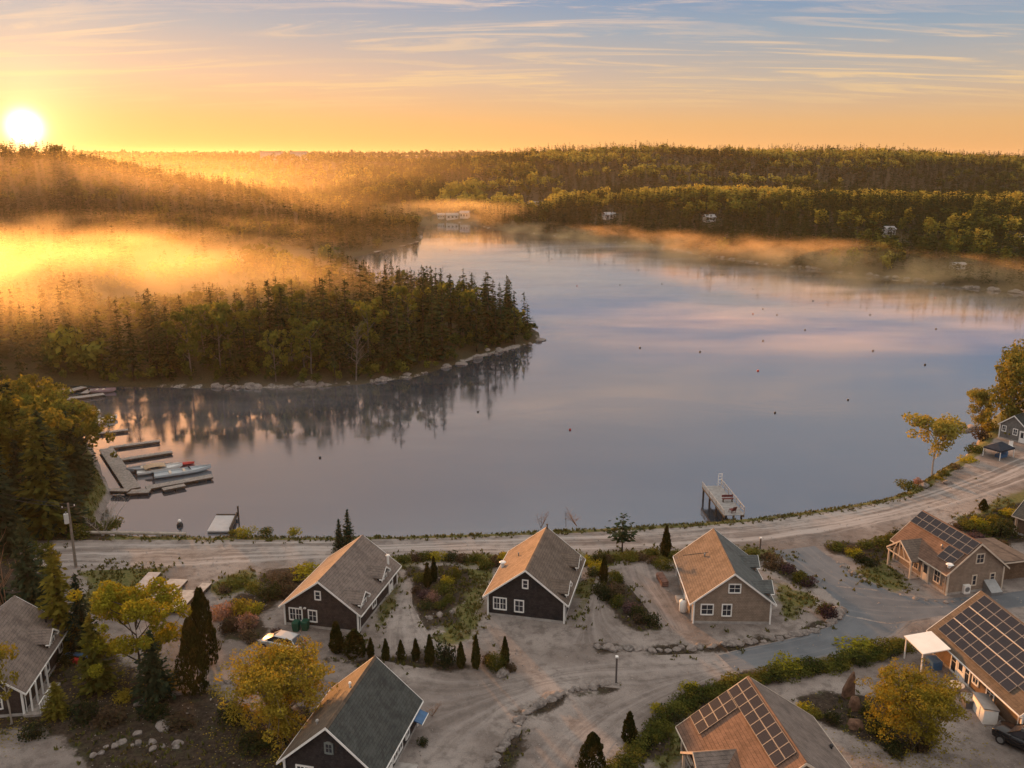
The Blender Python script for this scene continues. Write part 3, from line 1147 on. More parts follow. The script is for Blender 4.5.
# ------------------------------------------------------------------ houses
ROOF_GREY = shingle('grey brown roof shingles', (.135, .108, .094), (.185, .146, .126))
ROOF_BROWN = shingle('brown roof shingles', (.105, .080, .064), (.145, .110, .088))  # darkened: shade on the unlit cottage roofs is put into this tone
ROOF_SUNLIT = shingle('sunlit brown roof shingles', (.155, .110, .080), (.205, .142, .102))  # warm low sun is put into the shingle colour
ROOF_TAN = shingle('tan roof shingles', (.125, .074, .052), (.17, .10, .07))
ROOF_OLIVE = shingle('olive brown roof shingles', (.085, .064, .046), (.12, .09, .066))  # dark tone stands in for shade on the big solar roof
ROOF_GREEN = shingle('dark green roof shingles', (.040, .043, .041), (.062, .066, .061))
ROOF_SLATE = shingle('greenish slate roof shingles', (.072, .077, .076), (.098, .104, .102))
WALL_BLACK = shingle('black wall shingles', (.013, .012, .014), (.034, .030, .030), .22, .18, rough=.85)
WALL_DARK = shingle('dark brown wall shingles', (.034, .025, .023), (.062, .046, .040), .22, .18)
WALL_TAN = shingle('tan wall shingles', (.215, .160, .122), (.255, .195, .150), .25, .17, stain=(.17, .125, .095))
WALL_BROWN = shingle('warm brown wall shingles', (.115, .072, .045), (.155, .10, .065), .25, .17)
WALL_GREY = shingle('grey wall shingles', (.13, .125, .118), (.18, .17, .16), .25, .17)
WHITE = plain('white trim paint', (.80, .77, .73), .55, .06, 2)
WHITE2 = plain('white sheet', (.78, .75, .70), .5, .05, 1)
CREAM = plain('cream trim paint', (.60, .50, .40), .6, .1, 2)
WOOD = plain('weathered wood', (.285, .25, .225), .85, .3, 3, bump=.3)
DARKWOOD = plain('dark timber', (.075, .052, .038), .85, .3, 3)
GREYMETAL = plain('grey metal', (.28, .28, .28), .45, .1, 3, .6)
BLACKM = plain('black plastic', (.02, .02, .022), .5, .2, 4)
BLUEP = plain('blue plastic', (.045, .11, .22), .5, .15, 3)
REDP = plain('red paint', (.38, .03, .025), .5, .15, 3)
GREENP = plain('green plastic', (.015, .075, .045), .5, .2, 3)
ORANGEP = plain('orange canvas', (.55, .26, .11), .8, .15, 3)
CONCRETE = plain('concrete', (.34, .31, .285), .9, .2, 2, bump=.2)
ALU = plain('aluminium frame', (.20, .195, .19), .5, .08, 4, .1)


def glass_mat():
    m, t, out = new_mat('window glass')
    k = NT(t)
    n = k.noise(k.obj(), .8, 2)
    k.bsdf(out, k.mix(n, (.010, .012, .018), (.05, .055, .07)), .08, None, 0, .6)
    return m


GLASS = glass_mat()


def pv_mat():
    m, t, out = new_mat('solar cells')
    k = NT(t)
    o = k.obj()
    sx = k.node('ShaderNodeSeparateXYZ', Vector=o)
    g = lambda v: k.math('LESS_THAN', k.math('FRACT', k.math('DIVIDE', v, .165)), .07)
    ln = k.math('MAXIMUM', g(sx.outputs[0]), g(sx.outputs[1]))
    c = k.mix(ln, (.010, .009, .013), (.022, .02, .024))
    df = k.node('ShaderNodeBsdfDiffuse', Color=c)
    gl = k.node('ShaderNodeBsdfGlossy', Color=(.8, .8, .85), Roughness=.25)
    mx = k.node('ShaderNodeMixShader')
    mx.inputs[0].default_value = .045
    k.put(mx.inputs[1], df.outputs[0])
    k.put(mx.inputs[2], gl.outputs[0])
    t.links.new(mx.outputs[0], out.inputs['Surface'])
    return m


PV = pv_mat()


class House:
    def __init__(s, q, name='house', label='', cat='house', group=None, wall=None, roof=None, roof_r=None, trim=None, oe=.45, og=.3, z=G):
        s.x, s.y, s.th, s.W, s.L, s.He, s.Hr = q
        s.oe, s.og, s.trim = oe, og, trim or WHITE
        s.sl = (s.Hr - s.He) / (s.W / 2)
        s.ee = s.He - s.sl * oe
        s.wallm = wall
        s.root = empty(name, (s.x, s.y, z), -s.th, label, cat, group)
        W, L, He, Hr, og = s.W, s.L, s.He, s.Hr, s.og
        T = .15
        mb = MB()
        hw = W / 2
        zt = He - T - .012
        poly = [(-hw, 0, -.3), (hw, 0, -.3), (hw, 0, zt), (0, 0, Hr - T - .012), (-hw, 0, zt)]
        mb.extrude(poly, (0, L, 0))
        s.wall = mb.build('wall', wall, s.root)
        pl = MB()
        for c, d in (((0, -.015, 0), (W + .06, .03, .5)), ((0, L + .015, 0), (W + .06, .03, .5)), ((-hw - .015, L / 2, 0), (.03, L, .5)), ((hw + .015, L / 2, 0), (.03, L, .5))):
            pl.box(c, d)
        pl.build('plinth', CONCRETE, s.root)
        for x, y in ((-hw - .13, .25), (hw + .13, .25), (-hw - .13, L - .25), (hw + .13, L - .25)):
            MB().tube([(x, y, .15), (x, y, s.ee - .5), (x + (.3 if x > 0 else -.3), y, s.ee - .14)], .04, 6).build('downspout', s.trim, s.root)
        E = hw + oe
        for sg, mat, nm in ((-1, roof, 'roof'), (1, roof_r or roof, 'roof')):
            r = MB().extrude([(0, -og, Hr), (sg * E, -og, s.ee), (sg * E, -og, s.ee - T), (0, -og, Hr - T)], (0, L + 2 * og, 0))
            o = r.build(nm, mat, s.root)
            if sg < 0:
                s.roof = o
            else:
                s.roof_r = o
        rd = MB()
        rd.extrude([(-.16, -og, Hr - .16 * s.sl + .006), (0, -og, Hr + .03), (.16, -og, Hr - .16 * s.sl + .006), (.16, -og, Hr - .16 * s.sl + .035), (0, -og, Hr + .06), (-.16, -og, Hr - .16 * s.sl + .035)], (0, L + 2 * og, 0))
        rd.build('ridge_cap', roof, s.roof)
        # verge boards and eave gutters
        for y in (-og - .045, L + og + .004):
            b = MB()
            for sg in (-1, 1):
                b.extrude([(0, y, Hr + .02), (sg * (E + .03), y, s.ee + .02 - s.sl * .03), (sg * (E + .03), y, s.ee - T - .04), (0, y, Hr - T - .04)], (0, .04, 0))
            b.build('verge_board', s.trim, s.root)
        for sg in (-1, 1):
            b = MB().box((sg * (E + .035), L / 2, s.ee - .09), (.06, L + 2 * og, .11))
            b.build('gutter', s.trim, s.root)
        for x in (-hw, hw):
            for y in (0, L):
                MB().box((x + (.012 if x > 0 else -.012), y + (-.012 if y == 0 else .012), zt / 2 - .05), (.15, .15, zt - .1)).build('corner_board', s.trim, s.root)

    def M(s, side, u, h):
        hw = s.W / 2
        if side == 'front':
            o, r, n = (u, 0, h), (1, 0, 0), (0, -1, 0)
        elif side == 'right':
            o, r, n = (hw, u, h), (0, 1, 0), (1, 0, 0)
        elif side == 'left':
            o, r, n = (-hw, u, h), (0, -1, 0), (-1, 0, 0)
        else:
            o, r, n = (u, s.L, h), (-1, 0, 0), (0, 1, 0)
        r, n = Vector(r), Vector(n)
        m = Matrix.Identity(4)
        for i in range(3):
            m[i][0] = r[i]; m[i][1] = n[i]; m[i][2] = (0, 0, 1)[i]; m[i][3] = o[i]
        return m

    def window(s, side, u, h, w, ht, cols=2, rows=2, parent=None, dy=0., casing=.11, mat=None, arch=False):
        return window_at(s.M(side, u, h), w, ht, cols, rows, parent or s.root, mat or s.trim, dy, casing, arch)

    def door(s, side, u, w=.95, ht=2.05, mat=None, glass=False):
        m = s.M(side, u, ht / 2)
        b = MB()
        b.box((0, .03, 0), (w, .06, ht), M=m)
        d = b.build('door', mat or s.trim, s.root)
        f = MB()
        for x in (-w / 2 - .06, w / 2 + .06):
            f.box((x, .035, .03), (.1, .09, ht + .06), M=m)
        f.box((0, .035, ht / 2 + .06), (w, .09, .1), M=m)
        f.build('frame', s.trim, d)
        MB().box((0, .065, ht * .2), (w * .6, .02, ht * .45), M=m).build('pane', GLASS, d)
        MB().ball(m @ Vector((w * .38, .09, -.05)), .035, 6, 5).build('handle', GREYMETAL, d)
        return d

    def dormer(s, side, u, w=1.7, rise=1.0, wall=None, roof=None):
        """small gabled wall dormer that breaks the eave"""
        m = s.M(side, u, 0)
        e0 = s.ee - .12
        zt = s.He + rise - .25              # dormer eave height
        rh = zt + .62
        depth = (rh - s.He) / s.sl + .1     # runs back until it meets the main roof
        b = MB()
        b.extrude([m @ Vector(p) for p in [(-w / 2, .02, e0), (w / 2, .02, e0), (w / 2, .02, zt - .02), (0, .02, rh - .05), (-w / 2, .02, zt - .02)]], m.to_3x3() @ Vector((0, -depth, 0)))
        d = b.build('dormer', wall or s.wallm, s.root)
        r = MB()
        ov = .28
        sl = .62 / (w / 2)
        dz = .10
        for sg in (-1, 1):
            r.extrude([m @ Vector(p) for p in [(0, .32, rh + .03), (sg * (w / 2 + ov), .32, zt - sl * ov + .03), (sg * (w / 2 + ov), .32, zt - sl * ov - dz + .03), (0, .32, rh - dz + .03)]], m.to_3x3() @ Vector((0, -depth - .3, 0)))
        r.build('roof', roof or s.roof_r.data.materials[0], d)
        t = MB()
        for sg in (-1, 1):
            t.extrude([m @ Vector(p) for p in [(0, .325, rh + .06), (sg * (w / 2 + ov + .03), .325, zt - sl * ov + .05), (sg * (w / 2 + ov + .03), .325, zt - sl * ov - .12), (0, .325, rh - .11)]], m.to_3x3() @ Vector((0, .035, 0)))
            t.box((sg * (w / 2 + .16), .18, zt - sl * ov - .11), (.42, .36, .07), M=m)   # eave return
        t.build('verge_board', s.trim, d)
        window_at(s.M(side, u, s.He - .3), w * .72, 1.25, 2, 2, d, s.trim, .03)
        return d

    def vent(s, side, l, f, h=.45, r=.06, mat=None, cap=True):
        """pipe through the roof: f is 0 at the ridge and 1 at the eave"""
        sg = -1 if side == 'left' else 1
        x = sg * f * (s.W / 2)
        z = s.Hr - s.sl * abs(x)
        b = MB().tube([(x, l, z - .1), (x, l, z + h)], r, 8)
        if cap:
            b.tube([(x, l, z + h), (x, l, z + h + .1)], [r * 1.9, r * 1.2], 8)
        return b.build('vent_pipe', mat or WHITE, s.roof if sg < 0 else s.roof_r)

    def roof_pt(s, side, l, d, up=0.):
        """point on the roof plane, d metres down the slope from the ridge"""
        sg = -1 if side == 'left' else 1
        a = math.atan(s.sl)
        return Vector((sg * (d * math.cos(a) + up * math.sin(a)), l, s.Hr - d * math.sin(a) + up * math.cos(a)))

    def panels(s, side, l0, d0, cols, rows, pw, ph, skip=(), rails=True):
        """solar panels laid on a slope, cols along the ridge and rows down the slope"""
        sg = -1 if side == 'left' else 1
        a = math.atan(s.sl)
        key = 'panel_%g_%g' % (pw, ph)
        if key not in PLANTS:
            fr = MB()
            t = .028
            for c, d in (((0, -ph / 2 + t / 2, 0), (pw, t, .04)), ((0, ph / 2 - t / 2, 0), (pw, t, .04)), ((-pw / 2 + t / 2, 0, 0), (t, ph - 2 * t, .04)), ((pw / 2 - t / 2, 0, 0), (t, ph - 2 * t, .04))):
                fr.box(c, d)
            PLANTS[key] = (MB().box((0, 0, -.004), (pw - .01, ph - .01, .025)).mesh('solar_panel', PV), fr.mesh('frame', ALU))
        pm, fm = PLANTS[key]
        xa = Vector((0, -sg, 0)) if sg > 0 else Vector((0, -1, 0))
        down = Vector((sg * math.cos(a), 0, -math.sin(a)))
        nrm = Vector((sg * math.sin(a), 0, math.cos(a)))
        xa = down.cross(nrm)
        for i in range(cols):
            for j in range(rows):
                if (i, j) in skip:
                    continue
                c = s.roof_pt(side, l0 + (i + .5) * (pw + .012), d0 + (j + .5) * (ph + .012), .11)
                o = link('solar_panel', pm, s.root)
                R3 = Matrix((xa, down, nrm)).transposed().to_4x4()
                o.matrix_local = Matrix.Translation(c) @ R3
                f = link('frame', fm, o)
        b = MB()
        for j in range(rows):
            for q in (.25, .75):
                d = d0 + (j + q) * (ph + .012)
                b.bar(s.roof_pt(side, l0, d, .05), s.roof_pt(side, l0 + cols * (pw + .012), d, .05), .05, .06, nrm)
        b.build('panel_rail', ALU, s.roof if sg < 0 else s.roof_r)


def window_at(m, w, ht, cols, rows, parent, mat, dy=0., casing=.11, arch=False):
    b = MB()
    y = dy + .035
    hw, hh = w / 2, ht / 2
    b.box((-hw - casing / 2 + .02, y, 0), (casing, .075, ht + 2 * casing - .04), M=m)
    b.box((hw + casing / 2 - .02, y, 0), (casing, .075, ht + 2 * casing - .04), M=m)
    if arch:
        for q in range(6):
            a0, a1 = math.pi * q / 6, math.pi * (q + 1) / 6
            b.bar(m @ Vector((hw * math.cos(a0), y, hh + hw * math.sin(a0) * .6)), m @ Vector((hw * math.cos(a1), y, hh + hw * math.sin(a1) * .6)), .09, casing * .8)
    b.box((0, y, hh + casing / 2 - .02), (w - .04, .07, casing), M=m)
    b.box((0, y + .02, -hh - casing / 2 + .02), (w - .04, .11, casing), M=m)
    # mullion between two sashes, muntins inside each
    if cols >= 2 and w > 1.1:
        b.box((0, y, 0), (.09, .065, ht), M=m)
        xs = [-w / 4, w / 4]
    else:
        xs = [0] if cols >= 2 else []
    for x in xs:
        b.box((x, y - .006, 0), (.035, .045, ht), M=m)
    for r_ in range(1, rows):
        b.box((0, y - .008, -hh + ht * r_ / rows), (w, .04, .035), M=m)
    f = b.build('window', mat, parent)
    MB().box((0, dy + .016, 0), (w, .02, ht), M=m).build('pane', GLASS, f)
    return f


def build_houses():
    H = {}
    grp = 'shingled cottages of the lakeside village'
    # dark brown cottage beside the parked car
    h = House((-18.33, 78.371, .228, 7.547, 10.54, 2.362, 5.129), label='dark brown shingled cottage behind the parked silver car', group=grp, wall=WALL_DARK, roof=ROOF_GREY)
    h.window('front', -2.62, 1.25, 1.25, 1.15)
    h.window('front', -.86, 1.27, .78, 1.1)
    h.window('front', -.22, 3.5, .48, .78, 1, 2)
    for l in (1.35, 6.9):
        h.dormer('right', l)
    h.window('right', 4.1, 1.3, .9, 1.1)
    h.door('right', 8.7)
    h.vent('right', 9.6, .86, .9, .13, WHITE)
    MB().box((-1.6, -.12, 2.05), (.22, .18, .12)).box((-2.05, -.12, 2.05), (.22, .18, .12)).build('wall_lamp', WHITE, h.root)
    H['h1'] = h
    # black cottage with the orange lit roof
    h = House((1.345, 80.27, .232, 7.624, 10.164, 2.444, 5.387), label='black shingled cottage with white windows, between two dirt drives', group=grp, wall=WALL_BLACK, roof=ROOF_SUNLIT, roof_r=ROOF_BROWN)  # orange left, darker right: sun and shade painted with two shingle colours
    h.window('front', -2.6, 1.38, 1.22, 1.15)
    h.window('front', -.66, 1.33, .82, 1.15, 2, 2)
    h.window('front', -.05, 3.75, .46, .78, 1, 2)
    for l in (1.5, 7.6):
        h.dormer('right', l)
    h.window('right', 4.5, 1.35, .9, 1.1)
    h.door('left', 4.0)
    h.vent('left', 5.7, .98, .55, .2, WHITE)
    h.vent('left', 6.0, .55, .3, .05, GREYMETAL)
    h.vent('right', 10.1, .03, .5, .07, DARKWOOD)
    H['h2'] = h
    # tan cottage with the gas tanks
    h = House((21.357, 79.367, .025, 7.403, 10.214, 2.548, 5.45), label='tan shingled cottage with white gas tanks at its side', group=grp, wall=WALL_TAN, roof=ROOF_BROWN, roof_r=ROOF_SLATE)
    h.window('front', -2.42, 1.5, 1.1, 1.0)
    h.window('front', -.52, 1.45, .82, 1.15, 2, 2)
    h.window('front', .12, 3.75, 1.05, .82)
    for l in (1.5, 7.2):
        h.dormer('right', l, wall=WALL_TAN)
    h.door('left', 4.6)
    h.window('left', 7.5, 1.4, .9, 1.1)
    h.vent('left', 6.2, .45, .3, .06, GREYMETAL)
    b = MB()
    b.box((-4.15, 4.6, .1), (1.0, 1.6, .2))
    b.build('step', CONCRETE, h.root)
    # pale stack of shingles patched into the roof: a low valley board
    MB().bar(h.roof_pt('left', 9.3, 4.2, .01), h.roof_pt('left', 6.6, 1.6, .01), .10, .03).build('roof_strip', ROOF_SLATE, h.roof)
    H['h3'] = h
    # tan cottage with solar rows along the ridge and an open porch
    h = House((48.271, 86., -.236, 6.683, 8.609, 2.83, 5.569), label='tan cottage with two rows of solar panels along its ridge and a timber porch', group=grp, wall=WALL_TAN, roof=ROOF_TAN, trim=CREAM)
    h.window('front', .25, 3.75, .85, .95)
    h.window('front', -.15, 1.35, .42, 1.05, 1, 2)
    h.window('front', 2.05, 1.5, .5, .75, 1, 2)
    h.window('left', 1.55, 1.45, .85, 1.35)
    h.window('left', 5.2, 1.45, 1.3, 1.3)
    h.door('left', 3.35)
    h.panels('left', -.2, .12, 8, 2, 1.12, .88)
    h.panels('left', .15, 1.98, 2, 2, 1.12, .88)
    h.vent('left', .3, .92, .25, .22, WHITE)
    h.vent('left', 2.9, .62, .3, .07, GREYMETAL)
    # porch: cross gable on posts over the far half of the long side
    pw, px0 = 4.2, -6.683 / 2 - 1.25
    yc, ze, zr = 5.9, 2.15, 3.75
    r = MB()
    xb = -1.1
    for sg in (-1, 1):
        r.extrude([(px0 - .25, yc, zr), (px0 - .25, yc + sg * pw / 2, ze), (px0 - .25, yc + sg * pw / 2, ze - .13), (px0 - .25, yc, zr - .13)], (xb - px0, 0, 0))
    pr = r.build('porch_roof', ROOF_BROWN, h.root)
    t = MB()
    for sg in (-1, 1):
        t.extrude([(px0 - .3, yc, zr + .03), (px0 - .3, yc + sg * (pw / 2 + .03), ze + .02), (px0 - .3, yc + sg * (pw / 2 + .03), ze - .16), (px0 - .3, yc, zr - .16)], (.045, 0, 0))
    t.bar((px0 - .27, yc - pw / 2 + .1, ze - .2), (px0 - .27, yc + pw / 2 - .1, ze - .2), .06, .14)
    t.bar((px0 - .27, yc, ze - .2), (px0 - .27, yc, zr - .1), .08, .08, (0, 1, 0))
    t.bar((px0 - .27, yc - 1.0, ze - .2), (px0 - .27, yc - .45, zr - .5), .06, .08, (1, 0, 0))
    t.bar((px0 - .27, yc + 1.0, ze - .2), (px0 - .27, yc + .45, zr - .5), .06, .08, (1, 0, 0))
    t.build('verge_board', CREAM, pr)
    for y in (yc - pw / 2 + .25, yc + pw / 2 - .25):
        MB().box((px0 - .1, y, ze / 2 - .05), (.17, .17, ze + .1)).build('porch_post', CREAM, h.root)
        MB().bar((px0 - .1, y, ze - .14), (-6.683 / 2, y, ze - .14), .1, .14).build('porch_beam', CREAM, h.root)
    MB().box((px0 + .95, yc, .06), (2.2, pw - .2, .16)).build('porch_floor', WOOD, h.root)
    # lower wing behind
    hw = 6.683 / 2
    w = MB().extrude([(hw + .02, 1.6, -.2), (hw + 4.6, 1.6, -.2), (hw + 4.6, 1.6, 2.1), (hw + .02, 1.6, 2.3)], (0, 5.2, 0)).build('wing', WALL_BROWN, h.root)
    MB().extrude([(hw + .25, 1.2, 2.28), (hw + 5.0, 1.2, 2.02), (hw + 5.0, 1.2, 2.16), (hw + .25, 1.2, 2.44)], (0, 6., 0)).build('roof', ROOF_BROWN, w)
    MB().box((hw + 2.6, 1.175, 2.14), (4.9, .04, .14)).build('fascia', CREAM, w)
    MB().box((hw + 4.7, 1.3, .95), (.14, .14, 2.2)).build('post', CREAM, w)
    # slope-topped basement hatch
    MB().extrude([(1.05, -.02, 0), (1.05, -1.3, 0), (1.05, -1.3, .35), (1.05, -.02, 1.25)], (1.35, 0, 0)).build('cellar_hatch', GREYMETAL, h.root)
    H['h4'] = h
    # big solar roof at the right with the white canopy
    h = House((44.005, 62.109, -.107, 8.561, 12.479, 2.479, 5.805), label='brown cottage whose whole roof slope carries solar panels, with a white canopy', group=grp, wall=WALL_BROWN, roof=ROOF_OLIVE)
    h.panels('left', 1.95, .12, 8, 6, 1.24, .845)
    h.panels('left', -.27, .12, 2, 5, 1.08, .845)
    for d in (1.83, 3.54):
        MB().bar(h.roof_pt('left', -.25, d, .15), h.roof_pt('left', 11.9, d, .15), .09, .05).build('panel_rail', CREAM, h.roof)
    hw = 8.561 / 2
    h.door('left', 8.0, .85, 2.0)
    h.window('left', 9.0, 1.2, .7, 1.9, 1, 2)
    h.window('left', 7.05, 1.2, .6, 1.9, 1, 2)
    h.window('left', 5.9, 1.45, .7, .95, 2, 2)
    h.window('left', 3.9, 1.35, .9, 1.1, 2, 2)
    cn = MB().extrude([(-hw - .55, 8.9, 2.42), (-hw - 3.1, 8.9, 2.10), (-hw - 3.1, 8.9, 2.18), (-hw - .55, 8.9, 2.50)], (0, 3.1, 0)).build('canopy', WHITE2, h.root)
    for p in ((-hw - 2.95, 9.1), (-hw - 2.95, 11.8)):
        MB().box((p[0], p[1], 1.03), (.1, .1, 2.1)).build('post', WHITE, cn)
    MB().box((-hw - 1.1, 10.2, .4), (.9, 1.2, .8)).build('grill_cover', BLUEP, cn)
    H['h5'] = h
    # solar roof with the cross gable, bottom of the picture
    h = House((19.069, 50.942, -.12, 10.0, 9.524, 2.388, 5.944), label='cottage with an L of solar panels on its orange brown roof, by the juniper hedge', group=grp, wall=WALL_BROWN, roof=ROOF_TAN, roof_r=ROOF_GREY, trim=CREAM)
    n = 8
    h.panels('left', 9.524 + .25 - n * 1.12, .15, n, 2, 1.095, .85)
    h.panels('left', 9.524 + .25 - 2 * 1.12, 1.93, 2, 4, 1.095, .85)
    hw = 5.0
    yc, pw, xf, ze, zr = 4.3, 5.0, -hw - 1.0, 2.1, 3.9
    r = MB()
    for sg in (-1, 1):
        r.extrude([(xf, yc, zr), (xf, yc + sg * pw / 2, ze), (xf, yc + sg * pw / 2, ze - .13), (xf, yc, zr - .13)], (4.0, 0, 0))
    pr = r.build('porch_roof', ROOF_GREY, h.root)
    t = MB()
    for sg in (-1, 1):
        t.extrude([(xf - .05, yc, zr + .03), (xf - .05, yc + sg * (pw / 2 + .03), ze + .02), (xf - .05, yc + sg * (pw / 2 + .03), ze - .16), (xf - .05, yc, zr - .16)], (.045, 0, 0))
    t.build('verge_board', CREAM, pr)
    for y in (yc - pw / 2 + .2, yc + pw / 2 - .2):
        MB().box((xf + .15, y, ze / 2 - .1), (.18, .18, ze)).build('porch_post', CREAM, h.root)
    h.vent('right', 5.2, .93, .2, .09, BLACKM)
    h.window('left', 7.6, 1.3, 1.0, 1.1)
    h.door('left', 4.2)
    H['h6'] = h
    # dark green roof, bottom left of the lane
    h = House((-12.92, 55.157, .222, 6.9, 8.907, 2.55, 5.605), label='black cottage with a steep dark green roof and an arched attic window', group=grp, wall=WALL_BLACK, roof=ROOF_OLIVE, roof_r=ROOF_GREEN)  # warmer left slope: low sun painted over the dark green roof
    h.window('front', .05, 3.75, .5, .7, 2, 2, arch=True, mat=plain('grey green window paint', (.16, .18, .17), .5))
    h.window('front', -1.9, 1.4, 1.2, 1.1)
    h.vent('left', 5.4, .16, .35, .07, WHITE)
    h.vent('left', 2.0, .5, .25, .08, CONCRETE)
    hw = 3.45
    for l, w_ in ((6.6, .75), (4.9, .9), (3.9, .9), (1.4, .8)):
        h.window('right', l, 1.3, w_, 1.3, 2, 2)
    aw = MB().extrude([(hw + .02, 6.9, 2.0), (hw + 1.15, 6.9, 1.6), (hw + 1.15, 6.9, 1.68), (hw + .02, 6.9, 2.08)], (0, 1.5, 0)).build('awning', BLUEP, h.root)
    MB().box((hw + 1.16, 7.65, 1.63), (.05, 1.56, .09)).build('edge', WHITE, aw)
    st = MB().box((hw + .95, 2.9, .2), (1.7, 2.0, .4)).build('porch_floor', CONCRETE, h.root)
    h.door('right', 2.6)
    H['h7'] = h
    # brown roof in the trees, left edge
    h = House((-43.6, 63.9, -.141, 7.956, 10.34, 2.522, 5.536), label='dark cottage with a broad brown roof under the trees, beside a slim golden birch', group=grp, wall=WALL_DARK, roof=ROOF_GREY)
    hw = 7.956 / 2
    h.dormer('right', 7.0)
    h.window('right', 8.9, 1.3, .8, 1.2)
    h.window('right', 5.4, 1.3, .9, 1.2)
    h.vent('right', 9.4, .72, .5, .1, BLACKM)
    for l in (.3, 1.5, 2.7, 3.9):
        MB().box((hw + .55, l, 1.05), (.12, .12, 2.15)).build('porch_post', WHITE, h.root)
    MB().box((hw + .7, 2.0, .1), (1.4, 4.6, .2)).build('porch_floor', WOOD, h.root)
    b = MB()
    for i in range(6):
        b.box((hw + 1.35, -.2 + i * .45, .65), (.05, .05, .9))
    b.box((hw + 1.35, .95, 1.12), (.07, 2.6, .06))
    b.build('railing', WHITE, h.root)
    h.window('front', 1.9, 1.4, 1.0, 1.1)
    H['h8'] = h
    # small grey lake house at the right edge
    p = at(1013, 441, 1.9)
    h = House((p.x - .2, p.y, .98, 4.2, 6.0, 2.6, 4.3), name='lake_house', label='small grey house with a dark roof at the water, by the big golden tree', wall=WALL_GREY, roof=ROOF_GREEN, oe=.25, og=.25, z=1.9)
    h.window('front', -1.45, 1.75, .55, .85, 2, 2)
    h.window('front', .35, 1.6, .6, .9, 2, 2)
    h.door('front', 1.5, .7, 1.9)
    h.window('left', 3, 1.5, .8, .9)
    H['h9'] = h
    # dark roof that enters at the right edge behind the garden
    p = at(1098, 552)
    h = House((p.x, p.y, -.5, 6.5, 8, 2.6, 5.1), label='cottage with a dark slate roof at the edge of the garden, mostly out of view', group=grp, wall=WALL_BROWN, roof=ROOF_GREEN, trim=CREAM)
    h.window('front', 0, 1.4, 1.0, 1.1)
    h.window('left', 3, 1.4, 1.0, 1.1)
    H['h10'] = h
    return H
# ------------------------------------------------------------------ smaller objects
def rock_mat():
    m, t, out = new_mat('granite')
    k = NT(t)
    rnd = k.node('ShaderNodeObjectInfo').outputs['Random']
    n = k.noise(k.pos(), 3.2, 6, .7)
    n2 = k.noise(k.pos(), 17, 3, .7)
    c = k.mix(k.sstep(n, .3, .7), (.085, .072, .066), (.27, .235, .215))
    c = k.mix(k.math('MULTIPLY', rnd, .55), c, (.30, .25, .225))
    c = k.mix(k.math('MULTIPLY', k.sstep(n2, .58, .7), .6), c, (.10, .095, .06))
    k.bsdf(out, c, .9, k.bump(n2, .5, .05), spec=.2)
    return m


ROCK = rock_mat()
RUST = plain('rusty standing stone', (.15, .085, .055), .9, .35, 2.5, bump=.6)


def rock_meshes():
    import bmesh
    rg = np.random.default_rng(21)
    for i in range(6):
        bm = bmesh.new()
        bmesh.ops.create_icosphere(bm, subdivisions=3, radius=1)
        V = np.array([v.co[:] for v in bm.verts])
        for q in range(9):                         # cut facets so it reads as broken stone
            d = unit(rg.normal(size=3))
            lim = .62 + .28 * rg.random()
            s = V @ d
            V = V - np.maximum(s - lim, 0)[:, None] * d * .9
        ph = rg.random(3) * 6
        V *= (1 + .06 * np.sin(V[:, :1] * 6 + ph[0]) + .05 * np.sin(V[:, 1:2] * 8 + ph[1]) + .05 * np.sin(V[:, 2:3] * 7 + ph[2]))
        V[:, 2] = V[:, 2] * .72 + .30
        for v, c in zip(bm.verts, V):
            v.co = c
        me = bpy.data.meshes.new('boulder')
        bm.to_mesh(me)
        bm.free()
        me.materials.append(ROCK)
        PLANTS['rock', i] = me


def boulder(x, y, z, s, label, group=None, cat='boulder', name='boulder'):
    o = link(name, PLANTS['rock', random.randrange(6)])
    o.location = (x, y, z - s * .12)
    o.scale = (s * random.uniform(.8, 1.25), s * random.uniform(.7, 1.05), s * random.uniform(.55, .95))
    o.rotation_euler = (0, 0, random.random() * 6.28)
    return tag(o, label, cat, group)


def car_paint(name, col, rough=.25, metal=.4):
    m, t, out = new_mat(name)
    k = NT(t)
    n = k.noise(k.obj(), 2, 3)
    k.bsdf(out, k.mix(n, tuple(c * .85 for c in col), col), rough, None, metal, .5)
    return m


